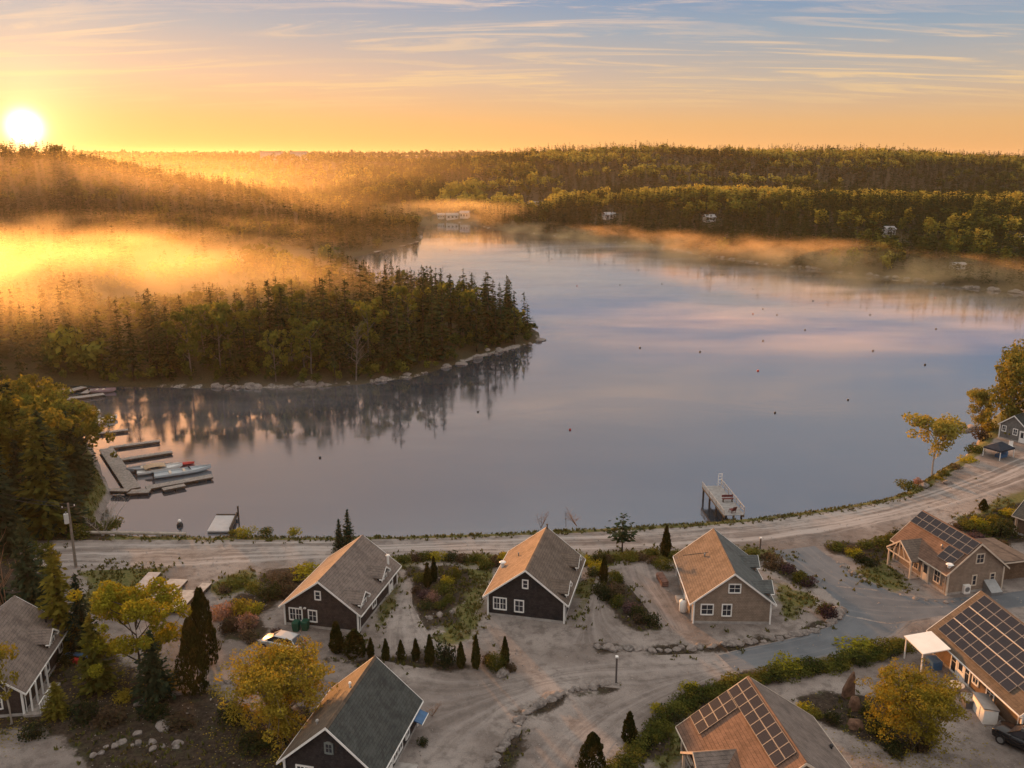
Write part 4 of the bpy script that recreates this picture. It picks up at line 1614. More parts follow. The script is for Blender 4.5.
def make_car(name, loc, rz, paint, label, cat, L=4.2, W=1.72, H=1.48, suv=False):
    root = empty(name, loc, rz, label, cat)
    # stations along X: (x, bottom, belt, half width)
    hl = L / 2
    st = [(-hl, .42, .78, .66), (-hl + .12, .26, .92, .80), (-hl + .7, .22, .98, .86), (-.3, .22, .96, .87), (.75, .22, .93, .87), (hl - .55, .24, .80, .83), (hl - .12, .28, .66, .76), (hl, .40, .56, .60)]
    if suv:
        st = [(x, b + .12, t + .18 + (.16 if x > .9 else 0), w * 1.03) for x, b, t, w in st]
    rings = []
    for x, b, t, w in st:
        w = w * W / 1.74
        rings.append([(x, -w * .93, b), (x, w * .93, b), (x, w, (b + t) / 2), (x, w * .97, t - .06), (x, w * .86, t), (x, -w * .86, t), (x, -w * .97, t - .06), (x, -w, (b + t) / 2)])
    MB().loft(rings).build('body', paint, root, True)
    zb = 1.10 if suv else .93
    hw = W / 2
    cab = [(-hl + .14, zb, hw * .80), (-hl + .62 if not suv else -hl + .3, H, hw * .66), (.35, H, hw * .66), (1.25, zb - .02, hw * .80)]
    b0, b1, b2, b3 = cab
    gl = MB()
    V = [(b0[0], -b0[2], zb), (b0[0], b0[2], zb), (b3[0], b3[2], zb - .03), (b3[0], -b3[2], zb - .03), (b1[0], -b1[2], H - .05), (b1[0], b1[2], H - .05), (b2[0], b2[2], H - .05), (b2[0], -b2[2], H - .05)]
    gl.add(V, [(0, 1, 5, 4), (1, 2, 6, 5), (2, 3, 7, 6), (3, 0, 4, 7), (4, 5, 6, 7), (3, 2, 1, 0)])
    gl.build('window', GLASS, root)
    rf = MB()
    rf.loft([[(b1[0] - .05, -b1[2] - .01, H - .05), (b1[0] - .05, b1[2] + .01, H - .05), (b1[0] - .02, b1[2] * .8, H + .01), (b1[0] - .02, -b1[2] * .8, H + .01)], [(-.3, -b1[2] - .02, H - .04), (-.3, b1[2] + .02, H - .04), (-.3, b1[2] * .85, H + .045), (-.3, -b1[2] * .85, H + .045)], [(b2[0] + .06, -b2[2] - .01, H - .06), (b2[0] + .06, b2[2] + .01, H - .06), (b2[0], b2[2] * .8, H + .005), (b2[0], -b2[2] * .8, H + .005)]])
    for sg in (-1, 1):
        rf.bar((b2[0], sg * b2[2], H - .03), (b3[0], sg * b3[2], zb), .06, .05)
        rf.bar((b1[0], sg * b1[2], H - .03), (b0[0], sg * b0[2], zb), .09, .06)
        for q in (.36, .68):
            a = Vector((b1[0] + (b2[0] - b1[0]) * q, sg * (b1[2] + .006), H - .05))
            c = Vector((b0[0] + (b3[0] - b0[0]) * q, sg * (b0[2] + .006), zb))
            rf.bar(a, c, .05, .035, (0, 1, 0))
    rf.build('roof', paint, root, False)
    wr = .31 if not suv else .38
    for x in (-hl + .78, hl - .80):
        for sg in (-1, 1):
            y0 = sg * (hw - .17)
            y1 = sg * (hw + .015)
            w = MB().tube([(x, y0, wr), (x, y1, wr)], wr, 16).build('wheel', BLACKM, root)
            MB().tube([(x, y1 + sg * .002, wr), (x, y1 + sg * .02, wr)], wr * .62, 12).build('rim', GREYMETAL, w)
    fz = .62 if not suv else .86
    for sg in (-1, 1):
        MB().box((hl - .10, sg * hw * .66, fz), (.16, .34, .14)).build('headlight', ALU, root)
        MB().box((-hl + .08, sg * hw * .74, fz + .16), (.12, .22, .2)).build('tail_light', REDP, root)
        MB().box((.92, sg * (hw + .05), zb + .04), (.14, .18, .12)).build('wing_mirror', paint, root)
    if suv:
        for sg in (-1, 1):
            MB().bar((-1.3, sg * .5, H + .12), (.35, sg * .5, H + .12), .05, .05).build('roof_rail', GREYMETAL, root)
    return root


def dock(p0, p1, w, z=.38, label='', name='floating_dock', group=None, mat=None):
    """floating dock section between two ground points"""
    a, b = Vector(p0), Vector(p1)
    d = b - a
    root = empty(name, (a.x, a.y, 0), math.atan2(d.y, d.x), label, 'dock', group)
    L = d.length
    n = max(4, int(L / .28))
    dk = MB()
    for i in range(n):
        dk.box((L * (i + .5) / n, 0, z), (L / n - .025, w, .05))
    dk.build('deck', mat or WOOD, root)
    MB().box((L / 2, -w / 2 + .05, z - .13), (L, .08, .2)).box((L / 2, w / 2 - .05, z - .13), (L, .08, .2)).box((.05, 0, z - .13), (.08, w - .2, .2)).box((L - .05, 0, z - .13), (.08, w - .2, .2)).build('frame', DARKWOOD, root)
    for i in range(max(2, int(L / 2.6))):
        q = (i + .5) / max(2, int(L / 2.6))
        MB().box((L * q, 0, z - .28), (1.2, w * .75, .5)).build('float', BLACKM, root)
    return root


def boat(loc, rz, L, W, hull, label, canvas=None, screen=True, inner=None):
    root = empty('motorboat', loc, rz, label, 'boat')
    st = [(-.5, .94, 0., .55), (-.3, 1., -.02, .56), (0, 1., -.03, .58), (.25, .84, -.02, .64), (.42, .42, .08, .72), (.5, .05, .3, .78)]
    rings = []
    for x, w, b, t in st:
        w *= W / 2
        rings.append([(x * L, -w * .55, b), (x * L, w * .55, b), (x * L, w, b + .28), (x * L, w * 1.02, t), (x * L, w * .86, t + .02), (x * L, w * .8, t - .22), (x * L, -w * .8, t - .22), (x * L, -w * .86, t + .02), (x * L, -w * 1.02, t), (x * L, -w, b + .28)])
    MB().loft(rings).build('hull', hull, root)
    for x in (-.22, .02):
        MB().box((x * L, 0, .48), (.35, W * .6, .25)).build('seat', inner or CREAM, root)
    if screen:
        MB().extrude([(.14 * L, -W * .34, .6), (.14 * L, W * .34, .6), (.09 * L, W * .3, .98), (.09 * L, -W * .3, .98)], (.03, 0, 0)).build('windscreen', GLASS, root)
    mo = MB().box((-.5 * L - .12, 0, .62), (.3, .34, .42)).box((-.5 * L - .1, 0, .25), (.14, .12, .6)).build('outboard_motor', BLACKM, root)
    if canvas:
        c = MB()
        pr = [(-.34, .98), (-.26, 1.14), (-.12, 1.22), (.02, 1.16), (.12, .98)]
        c.loft([[(x * L, -W * .44, z - .12), (x * L, -W * .3, z), (x * L, W * .3, z), (x * L, W * .44, z - .12), (x * L, W * .42, z - .15), (x * L, -W * .42, z - .15)] for x, z in pr])
        c.build('canopy', canvas, root)
        for x in (-.32, .1):
            for sg in (-1, 1):
                MB().bar((x * L, sg * W * .43, .5), (x * L, sg * W * .43, .9), .04, .04, (1, 0, 0)).build('canopy_post', GREYMETAL, root)
    return root


def build_objects():
    wz = lambda px, py, z: at(px, py, z)
    # ---- marina
    g = 'finger docks of the marina'
    dock(wz(96, 433.5, .4), wz(128, 429.5, .4), 1.0, .4, 'shortest finger dock of the marina, nearest the moored white boat', group=g)
    dock(wz(109, 447.5, .4), wz(159.5, 440.5, .4), 1.1, .4, 'finger dock of the marina between the shortest and the longest finger', group=g)
    dock(wz(121, 459.5, .4), wz(172, 451.5, .4), 1.1, .4, 'long finger dock just behind the moored boats', group=g)
    dock(wz(106, 449, .4), wz(133, 489, .4), 2.1, .5, 'wide grey main walkway that carries the finger docks', name='dock_walkway')
    dock(wz(146, 488, .4), wz(212, 476, .4), 1.5, .45, 'broad dock carrying the boats at its side', group=g)
    dock(wz(162.5, 489.5, .4), wz(185, 485, .4), 1.1, .45, 'short dock section at the near side of the broad boat dock', group=g)
    dock(wz(128, 492, .4), wz(150, 491, .4), 1.5, .45, 'square dock section where the walkway meets the shore', group=g)
    dock(wz(111, 488, 1.0), wz(129, 491, .6), 1.1, .75, 'pale gangway from the wooded bank to the docks', name='gangway')
    # ---- boats
    hullw = plain('white hull', (.62, .60, .58), .35, .08, 1)
    hullb = plain('grey blue hull', (.40, .43, .45), .35, .1, 1)
    hullg = plain('grey hull', (.26, .27, .29), .4, .1, 1)
    p = wz(183, 473, .1)
    boat((p.x, p.y, .02), math.atan2(*(wz(200, 468.5, 0) - wz(150, 476, 0)).yx), 8.2, 2.1, hullb, 'long grey blue motorboat moored along the broad dock')
    p = wz(160, 470.5, .1)
    boat((p.x, p.y, .02), math.atan2(*(wz(200, 463, 0) - wz(150, 471, 0)).yx), 6.6, 2.2, hullw, 'white motorboat under an orange canvas canopy', canvas=plain('tan canvas', (.42, .30, .20), .8, .15, 3))
    p = wz(143, 470, .1)
    boat((p.x, p.y, .02), math.atan2(*(wz(200, 463, 0) - wz(150, 471, 0)).yx) + 3.1, 4.6, 1.8, hullg, 'small grey boat at the end of the row beside the walkway', screen=False)
    p = wz(171, 465.5, .1)
    k_ = empty('kayak', (p.x, p.y, .05), math.atan2(*(wz(200, 463, 0) - wz(150, 468, 0)).yx), 'slim white and red boat behind the orange canopy', 'kayak')
    rings = lambda xs: [[(x, -w, .18), (x, -w * .6, 0), (x, w * .6, 0), (x, w, .18), (x, w * .5, .34), (x, -w * .5, .34)] for x, w in xs]
    MB().loft(rings([(-3.2, .12), (-2, .5), (0, .62), (1.2, .55)])).build('hull', hullw, k_)
    MB().loft(rings([(1.21, .55), (2.4, .42), (3.4, .06)])).build('bow', REDP, k_)
    MB().loft([[(x, -.3, .345), (x, .3, .345), (x, .24, .40), (x, -.24, .40)] for x in (-1.0, .3)]).build('seat', BLACKM, k_)
    p = wz(104, 421.5, .1)
    boat((p.x, p.y, .02), math.atan2(*(wz(115, 418, 0) - wz(95, 423, 0)).yx), 5.2, 2.0, hullw, 'white boat moored by itself beyond the shortest finger dock')
    p = wz(92, 412.5, .1)
    boat((p.x, p.y, .02), -.3, 3.8, 1.6, hullw, 'small white boat far back against the wooded bank', screen=False)
    # ---- docks drawn together at the back of the bay
    g = 'grey docks drawn together at the back of the bay'
    for a, b, w, lb in [((42, 395), (68, 389), 1.9, 'grey dock at the back of the bay, farthest from the open water'), ((62, 393), (84, 387), 1.8, 'grey dock in the middle of the drawn up docks at the back of the bay'),
                        ((66, 399), (104, 394), 1.8, 'longest grey dock at the back of the bay, nearest the open water'), ((84, 393.5), (92, 389), 1.4, 'short grey dock section under the bank at the back of the bay')]:
        dock(wz(*a, .4), wz(*b, .4), w, .45, lb, group=g)
    p = wz(103, 391.5, .1)
    boat((p.x, p.y, .02), .15, 5., 1.9, plain('mauve hull', (.30, .20, .21), .4, .1, 1), 'mauve boat at the tip of the docks at the back of the bay', screen=False)
    # ---- swimming platform with dark posts
    q0, q1, q2, q3 = wz(207, 529.5, .5), wz(229, 529.5, .5), wz(236, 514, .5), wz(216, 514, .5)
    sp = empty('swim_platform', (q0.x, q0.y, 0), 0, 'pale square swimming platform at the road bank', 'platform')
    loc = lambda v: (v.x - q0.x, v.y - q0.y)
    pale = plain('pale platform boards', (.42, .40, .40), .45, .08, 1.5)
    MB().prism([loc(q0), loc(q1), loc(q2), loc(q3)], .12, .32).build('deck', pale, sp)
    a, b = loc(q1), loc(q2)
    MB().bar((a[0] + .12, a[1], .5), (b[0] + .12, b[1], .5), .16, .5).build('side_beam', DARKWOOD, sp)
    a2, b2 = loc(q3), loc(q2)
    MB().bar((a2[0], a2[1] + .1, .36), (b2[0], b2[1] + .1, .36), .14, .18).build('side_beam', DARKWOOD, sp)
    MB().tube([(b[0] + .3, b[1], -.6), (b[0] + .3, b[1], 1.6)], .12, 8).build('pile', DARKWOOD, sp)
    # ---- guard log along the road
    a, b = wz(76, 532.5, 2.25), wz(186, 534.2, 2.25)
    gr = empty('guard_rail', (a.x, a.y, G), 0, 'long pale log rail between the road and the lake', 'guard rail')
    d = b - a
    MB().tube([(0, 0, .28), (d.x * .5, d.y * .5, .31), (d.x, d.y, .28)], .2, 8).build('log', plain('pale log', (.36, .31, .26), .85, .2, 2, bump=.3), gr)
    for q in (.03, .25, .5, .75, .97):
        MB().box((d.x * q, d.y * q, .03), (.3, .5, .2)).build('block', CONCRETE, gr)
    # ---- the pier
    zd = 1.75
    nl, nr, fl, fr = wz(721.5, 516, zd), wz(747, 514.5, zd), wz(704, 486, zd), wz(719, 486, zd)
    a = (nl + nr) / 2
    b = (fl + fr) / 2
    d = b - a
    pr = empty('pier', (a.x, a.y, 0), math.atan2(d.y, d.x), 'grey timber pier with white handrails standing in the lake', 'pier')
    L, w = d.length, 2.7
    dk = MB()
    n = int(L / .2)
    for i in range(n):
        dk.box((L * (i + .5) / n, 0, zd), (L / n - .018, w, .06))
    dk.build('deck', plain('silvered deck boards', (.30, .285, .275), .85, .2, 2.5), pr)
    bm_ = MB()
    for y in (-w / 2 + .1, 0, w / 2 - .1):
        bm_.box((L / 2, y, zd - .18), (L, .14, .28))
    bm_.build('beam', plain('tarred timber', (.20, .125, .07), .8, .3, 3), pr)
    for i in range(4):
        for sg in (-1, 1):
            x = .8 + i * (L - 1.2) / 3
            MB().tube([(x, sg * (w / 2 - .15), -2.), (x, sg * (w / 2 - .15), zd - .1)], .14, 8).build('pile', DARKWOOD, pr)
    for sg, hh in ((1, .62), (-1, 1.0)):
        rl = MB()
        rl.bar((.1, sg * (w / 2 - .04), zd + hh), (L, sg * (w / 2 - .04), zd + hh), .10, .09)
        rl.bar((.1, sg * (w / 2 - .04), zd + hh * .55), (L, sg * (w / 2 - .04), zd + hh * .55), .05, .11)
        m_ = 6
        for i in range(m_ + 1):
            x = .15 + (L - .3) * i / m_
            rl.box((x, sg * (w / 2 - .04), zd + hh / 2), (.09, .09, hh - .06))
        rl.build('railing', plain('pale rail paint', (.42, .37, .33), .7, .15, 2), pr)
    g_ = MB()
    for sg in (-.25, .25):
        g_.bar((L - .25, -w / 2 + .25 + sg, zd + .03), (L - .25, -w / 2 + .25 + sg, zd + 1.9), .07, .07, (1, 0, 0))
    for q in (.5, 1.0, 1.5, 1.85):
        g_.box((L - .25, -w / 2 + .25, zd + q), (.06, .44, .06))
    g_.build('ladder', WHITE, pr)
    p = wz(727.5, 502, zd)
    bn = empty('bench', (p.x, p.y, zd + .03), math.atan2(d.y, d.x) + 1.57, 'dark red bench standing across the pier deck', 'bench')
    dr = plain('dark red paint', (.13, .03, .028), .7, .2, 3)
    MB().box((0, 0, .45), (1.5, .4, .06)).build('seat', dr, bn)
    for x in (-.6, .6):
        MB().box((x, 0, .21), (.08, .36, .42)).build('leg', DARKWOOD, bn)
    MB().box((0, -.22, .75), (1.5, .05, .3)).build('backrest', dr, bn)
    p = wz(732, 512.5, zd)
    ch = empty('deck_chair', (p.x, p.y, zd + .03), .4, 'low red chair at the land end of the pier', 'chair')
    MB().extrude([(-.3, -.3, .3), (.3, -.3, .3), (.3, .3, .38), (-.3, .3, .38)], (0, 0, .05)).build('seat', dr, ch)
    MB().extrude([(-.3, -.34, .32), (.3, -.34, .32), (.3, -.6, .95), (-.3, -.6, .95)], (0, -.05, 0)).build('backrest', dr, ch)
    for x in (-.28, .28):
        MB().bar((x, .28, 0), (x, .28, .31), .05, .05, (0, 1, 0)).build('leg', dr, ch)
        MB().bar((x, -.3, 0), (x, -.3, .29), .05, .05, (0, 1, 0)).build('leg', dr, ch)
    # ---- buoys
    for i, (x, y) in enumerate([(570, 430), (478, 412), (775, 413), (848, 400), (320, 458), (577, 286), (605, 264), (639, 270), (662, 284), (753, 289), (753, 314), (763, 309), (777, 315), (805, 330), (763, 341), (758, 371), (873, 351), (936, 329), (925, 365), (701, 268), (450, 250), (620, 285), (663, 263), (552, 259), (813, 301), (935, 298), (870, 315), (640, 348), (700, 352)]):
        p = wz(x, y, 0)
        s = .27 if y > 380 else .33
        o = empty('buoy', (p.x, p.y, 0), 0, 'small dark mooring buoy afloat on the open lake', 'buoy', 'mooring buoys on the open lake')
        MB().ball((0, 0, .1), (s * .8, s * .8, s * .62), 10, 7).build('float', BLACKM if i % 5 else REDP, o, True)
        MB().tube([(0, 0, s * .6), (0, 0, s * 1.25)], .07, 6).build('stem', WHITE if i % 2 else GREYMETAL, o)
    p = wz(180, 526, 0)
    o = empty('buoy', (p.x, p.y, 0), 0, 'black and white buoy close to the road bank', 'buoy')
    MB().ball((0, 0, .12), .42, 10, 7).build('float', BLACKM, o, True)
    MB().ball((0, 0, .72), .22, 8, 6).build('cap', WHITE, o, True)
    for x, y, lb in [(966, 431, 'dark rock awash off the birch, farther from the bank'), (973, 428, 'low dark rock awash nearer the golden tree')]:
        p = wz(x, y, 0)
        boulder(p.x, p.y, -.05, 1.0, lb, 'rocks awash off the right bank', 'rock', 'rock')
    # ---- utility pole with its wires
    p = wz(76, 567, G)
    up = empty('utility_pole', (p.x, p.y, G), .5, 'weathered utility pole with a pale transformer, at the left end of the road', 'utility pole')
    hp = height_to(p.x, p.y, G, 503)
    MB().tube([(0, 0, -.2), (0, 0, hp)], [.17, .11], 8).build('pole', plain('pole timber', (.20, .165, .135), .9, .2, 3), up)
    MB().box((0, 0, hp - .5), (1.6, .11, .12)).build('crossarm', DARKWOOD, up)
    tf = MB().tube([(-.32, 0, hp - 2.3), (-.32, 0, hp - 1.2)], .26, 10).build('transformer', plain('transformer paint', (.55, .52, .49), .5, .05, 2), up)
    MB().tube([(-.32, 0, hp - 1.2), (-.32, 0, hp - .95)], .07, 6).build('bushing', GREYMETAL, tf)
    for x in (-.6, .6):
        MB().tube([(x, 0, hp - .44), (x, 0, hp - .26)], .05, 6).build('insulator', WHITE, up)
    e = wz(-70, 530, G)
    for j, x in enumerate((-.6, .6)):
        a = up.matrix_basis @ Vector((x, 0, hp - .26))
        b = Vector((e.x + x, e.y, G + 8.6))
        pts = []
        for q in range(15):
            f = q / 14
            v = a.lerp(b, f)
            v.z -= 1.1 * 4 * f * (1 - f)
            pts.append(v)
        tag(MB().tube(pts, .035, 4, False).build('power_line', BLACKM), 'power line sagging from the utility pole into the left wood', 'power line', 'power lines at the utility pole')
    # ---- road posts
    for x, yb, yt, lb in [(616, 684, 657, 'slim dark post with a pale cap at the tip of the boulder row'), (760, 549, 538, 'short thin post where the paved lane leaves the lake road')]:
        p = wz(x, yb, G)
        h = height_to(p.x, p.y, G, yt)
        o = empty('post', (p.x, p.y, G), 0, lb, 'post')
        MB().box((0, 0, h / 2 - .1), (.15, .15, h)).build('shaft', plain('post paint', (.10, .085, .08), .7, .1, 2), o)
        MB().box((0, 0, h + .02), (.24, .24, .14)).build('cap', WHITE, o)
    # ---- floats drawn up on the grass
    pale = plain('pale float boards', (.40, .355, .32), .8, .2, 1.5)
    greyb = plain('blue grey float boards', (.27, .285, .31), .7, .2, 1.5)
    for (a, b, w, m_, lb) in [((130, 601), (155, 574), 1.35, greyb, 'narrow blue grey dock float on the grass, leftmost of the four floats'),
                              ((160, 600), (179, 581), 2.0, pale, 'wide pale dock float with a blue skid, in the middle of the floats'),
                              ((172, 612), (190, 592), 1.9, pale, 'pale dock float partly behind the tall arborvitae'), ((197, 595), (207, 585), 1.0, pale, 'short pale plank float beside the road grass')]:
        p0, p1 = wz(*a, 2.3), wz(*b, 2.3)
        d = p1 - p0
        o = empty('dock_float', (p0.x, p0.y, G), math.atan2(d.y, d.x), lb, 'dock float', 'dock floats drawn up on the grass')
        L_ = d.length
        n = int(L_ / .3)
        b_ = MB()
        for i in range(n):
            b_.box((L_ * (i + .5) / n, 0, .5), (L_ / n - .02, w, .05))
        b_.build('deck', m_, o)
        for sg in (-1, 1):
            MB().box((L_ / 2, sg * (w / 2 - .06), .36), (L_, .1, .22)).build('side_beam', DARKWOOD, o)
        for q in (.2, .8):
            MB().box((L_ * q, 0, .14), (.9, w * .8, .28)).build('float', BLUEP if 'skid' in lb else BLACKM, o)
    p0 = wz(153, 590, G)
    bl = empty('paddle_boat', (p0.x, p0.y, G), .9, 'bright blue plastic boat lying between two dock floats', 'boat')
    MB().loft([[(x, -w, .5), (x, -w * .7, .05), (x, w * .7, .05), (x, w, .5), (x, w * .7, .42), (x, -w * .7, .42)] for x, w in ((-1.7, .3), (-1.2, .7), (.6, .75), (1.7, .2))]).build('hull', BLUEP, bl)
    MB().box((-.2, 0, .55), (.5, 1.0, .12)).build('seat', BLUEP, bl)
    # ---- vehicles
    silver = car_paint('silver car paint', (.46, .46, .46), .3, .5)
    black = car_paint('black car paint', (.016, .017, .02), .2, .2)
    p = wz(282, 648, G)
    make_car('parked_car', (p.x, p.y, G), R(158), silver, 'silver hatchback parked in front of the dark brown cottage', 'car', 4.3, 1.8, 1.5)
    p = wz(1026, 749, G)
    make_car('parked_suv', (p.x, p.y, G), R(130), black, 'black sport utility vehicle at the end of the solar roofed cottage', 'car', 4.7, 1.9, 1.75, True)
    # ---- gas tanks
    for x, y, lb, r_ in [(683, 612, 'white upright gas tank at the corner of the tan cottage', .42), (688.5, 605.5, 'smaller white gas tank behind the other one by the tan cottage', .32)]:
        p = wz(x, y, G)
        o = empty('gas_tank', (p.x, p.y, G), 0, lb, 'gas tank', 'white gas tanks at the tan cottage')
        h = 1.35
        MB().tube([(0, 0, .08), (0, 0, .2), (0, 0, h - .2), (0, 0, h - .06), (0, 0, h)], [r_ * .8, r_, r_, r_ * .75, r_ * .3], 14).build('tank', WHITE2, o, True)
        MB().tube([(0, 0, h - .02), (0, 0, h + .14)], .12, 8).build('valve_cap', GREYMETAL, o)
        MB().tube([(0, 0, -.02), (0, 0, .1)], r_ * .8, 12).build('foot_ring', GREYMETAL, o)
    # wood pile and bins by the tan cottage
    p = wz(662, 582, G)
    wp = empty('firewood_stack', (p.x, p.y, G), .12, 'low reddish firewood stack beside the tan cottage', 'firewood stack')
    b = MB()
    for i in range(9):
        for j in range(3):
            b.tube([(-.35 + random.uniform(-.04, .04), -1.1 + i * .26, .12 + j * .22), (.35, -1.1 + i * .26, .12 + j * .22)], .11, 7)
    b.build('logs', plain('reddish logs', (.20, .11, .085), .9, .35, 3), wp)
    p = wz(301, 630, G)
    for q, lb in ((-.42, 'green bin under the double window, left of its twin'), (.42, 'green bin under the double window, right of its twin')):
        o = empty('waste_bin', (p.x + q, p.y + q * .2, G), -.2, lb, 'bin', 'green bins at the dark brown cottage')
        MB().loft([[(-.26, -.28, 0), (.26, -.28, 0), (.26, .28, 0), (-.26, .28, 0)], [(-.32, -.34, .85), (.32, -.34, .85), (.32, .34, .85), (-.32, .34, .85)]]).build('body', GREENP, o)
        MB().loft([[(-.34, -.36, .86), (.34, -.36, .86), (.34, .36, .86), (-.34, .36, .86)], [(-.3, -.3, .95), (.3, -.3, .95), (.3, .36, .98), (-.3, .36, .98)]]).build('lid', GREENP, o)
    # shed boxes along the solar cottage
    p = wz(984, 716, G)
    o = empty('storage_box', (p.x, p.y, G), -.107 + 1.5708, 'white storage box with a grey lid along the solar cottage', 'storage box')
    MB().box((0, 0, .6), (2.3, 1.1, 1.2)).build('body', WHITE, o)
    MB().extrude([(-1.2, -.62, 1.21), (-1.2, .62, 1.36), (-1.2, .62, 1.44), (-1.2, -.62, 1.29)], (2.4, 0, 0)).build('lid', GREYMETAL, o)
    MB().box((-.0, .575, .6), (.8, .03, 1.0)).build('door', WHITE2, o)
    p = wz(968, 705, G)
    o = empty('storage_box', (p.x, p.y, G), -.107 + 1.5708, 'small dark grey box next to the white storage box', 'storage box')
    MB().box((0, 0, .35), (1.1, .8, .7)).build('body', plain('dark grey box', (.10, .10, .11), .6, .1, 2), o)
    MB().box((0, 0, .74), (1.2, .9, .07)).build('lid', GREYMETAL, o)
    p = wz(955.5, 692, G)
    o = empty('patio_table', (p.x, p.y, G), 0, 'round pale patio table by the white canopy', 'table')
    MB().tube([(0, 0, .68), (0, 0, .74)], .65, 18).build('tabletop', CREAM, o)
    MB().tube([(0, 0, 0), (0, 0, .68)], [.3, .06], 8).build('pedestal', GREYMETAL, o)
    p = wz(965.5, 593.5, G)
    o = empty('air_conditioner', (p.x, p.y, G), -.236, 'white outdoor unit against the gable of the porch cottage', 'air conditioner')
    o.rotation_euler = (0, 0, .236)
    MB().box((0, 0, .55), (.75, .4, .9)).build('case', WHITE2, o)
    MB().tube([(0, -.205, .55), (0, -.22, .55)], .28, 14).build('fan_grille', GREYMETAL, o)
    MB().box((0, 0, .05), (.8, .5, .1)).build('plinth', CONCRETE, o)
    p = wz(80, 660, G)
    o = empty('play_table', (p.x, p.y, G), -.2, 'blue garden bench with a red seat near the dark cottage', 'bench')
    MB().box((0, 0, .55), (2.6, .5, .08)).build('top', BLUEP, o)
    for x in (-1, 1):
        MB().box((x, 0, .26), (.1, .45, .5)).build('leg', BLUEP, o)
    MB().box((0, -.55, .4), (.6, .4, .08)).box((0, -.55, .18), (.5, .3, .36)).build('seat', REDP, o)
    # ---- lake house yard
    p0, p1 = wz(987, 462, 1.95), wz(1014, 455, 1.95)
    cx = (p0 + p1) / 2
    o = empty('gazebo', (cx.x, cx.y + .8, 1.95), math.atan2((p1 - p0).y, (p1 - p0).x), 'dark blue hipped tent canopy on white posts below the grey house', 'gazebo')
    hw, hd, ze = 1.75, 1.4, 1.55
    MB().add([(-hw, -hd, ze), (hw, -hd, ze), (hw, hd, ze), (-hw, hd, ze), (-.5, 0, 2.35), (.5, 0, 2.35), (-hw, -hd, ze - .22), (hw, -hd, ze - .22), (hw, hd, ze - .22), (-hw, hd, ze - .22)],
             [(0, 1, 5, 4), (1, 2, 5), (2, 3, 4, 5), (3, 0, 4), (6, 7, 1, 0), (7, 8, 2, 1), (8, 9, 3, 2), (9, 6, 0, 3)]).build('canopy', plain('dark blue canvas', (.022, .028, .042), .8, .2, 2), o)
    for i in (-1, 1):
        for j in (-1, 1):
            MB().box((i * (hw - .06), j * (hd - .06), ze / 2 - .05), (.09, .09, ze)).build('post', WHITE, o)
    c_ = o.matrix_basis @ Vector((.5, -.3, 0))
    kb = empty('boat_cover', (c_.x, c_.y, 1.95), o.rotation_euler.z, 'blue covered boat stored under the tent canopy', 'boat')
    MB().loft([[(x, -w, .0), (x, w, .0), (x, w, .5), (x, 0, .75), (x, -w, .5)] for x, w in ((-1.0, .5), (.4, .55), (1.3, .15))]).build('cover', BLUEP, kb)
    MB().loft([[(x, -w, -.06), (x, w, -.06), (x, w, .0), (x, -w, .0)] for x, w in ((-1.0, .35), (.4, .4), (1.2, .1))]).build('keel', WHITE, kb)
    p = wz(958, 467, 1.6)
    o = empty('rowing_boat', (p.x, p.y, 1.5), .75, 'dark rowing boat drawn up on the bank by the birch', 'boat')
    MB().loft([[(x, -w, .45), (x, -w * .5, .05), (x, w * .5, .05), (x, w, .45), (x, w * .8, .40), (x, -w * .8, .40)] for x, w in ((-1.7, .45), (-.6, .62), (.7, .55), (1.8, .06))]).build('hull', plain('dark boat paint', (.05, .055, .055), .5, .2, 2), o)
    for x in (-.8, .3):
        MB().box((x, 0, .43), (.22, 1.0, .05)).build('seat', WOOD, o)
    p = wz(1010.5, 449, 1.95)
    o = empty('garden_chair', (p.x, p.y, 1.95), -.4, 'white chair on the terrace of the grey lake house', 'chair')
    MB().box((0, 0, .45), (.6, .6, .07)).build('seat', WHITE, o)
    MB().box((0, .28, .85), (.6, .07, .75)).build('backrest', WHITE, o)
    for x in (-.25, .25):
        for y in (-.25, .25):
            MB().box((x, y, .21), (.07, .07, .42)).build('leg', WHITE, o)


# ------------------------------------------------------------------ roads and lanes
def strip(name, left, right, z, mat, label, n=120, across=10):
    """a road sheet between two edges; UV runs along and across it"""
    def res(pts):
        P = np.array([tuple(at(*p)[:2]) for p in pts])
        s = np.concatenate([[0], np.cumsum(np.linalg.norm(np.diff(P, axis=0), axis=1))])
        t = np.linspace(0, s[-1], n)
        # smooth the polyline a little
        q = np.stack([np.interp(t, s, P[:, 0]), np.interp(t, s, P[:, 1])], 1)
        for _ in range(4):
            q[1:-1] = (q[:-2] + 2 * q[1:-1] + q[2:]) / 4
        return q
    A, B = res(left), res(right)
    w = np.linspace(0, 1, across)
    P = A[:, None] * (1 - w)[None, :, None] + B[:, None] * w[None, :, None]
    V = np.concatenate([P, np.full((n, across, 1), z)], -1).reshape(-1, 3)
    i, j = np.meshgrid(np.arange(n - 1), np.arange(across - 1), indexing='ij')
    Q = np.stack([i * across + j, (i + 1) * across + j, (i + 1) * across + j + 1, i * across + j + 1], -1).reshape(-1, 4)
    me = mesh_np(name, V, [Q], [mat])
    if me.polygons[0].normal.z < 0:
        me.flip_normals()
    ln = np.concatenate([[0], np.cumsum(np.linalg.norm(np.diff((A + B) / 2, axis=0), axis=1))])
    uv = np.stack([np.repeat(ln, across), np.tile(w, n)], 1)
    li = np.zeros(len(me.loops), np.int32)
    me.loops.foreach_get('vertex_index', li)
    ul = me.uv_layers.new(name='UVMap')
    ul.data.foreach_set('uv', uv[li].astype(np.float32).ravel())
    return tag(link(name, me), label, kind='structure')


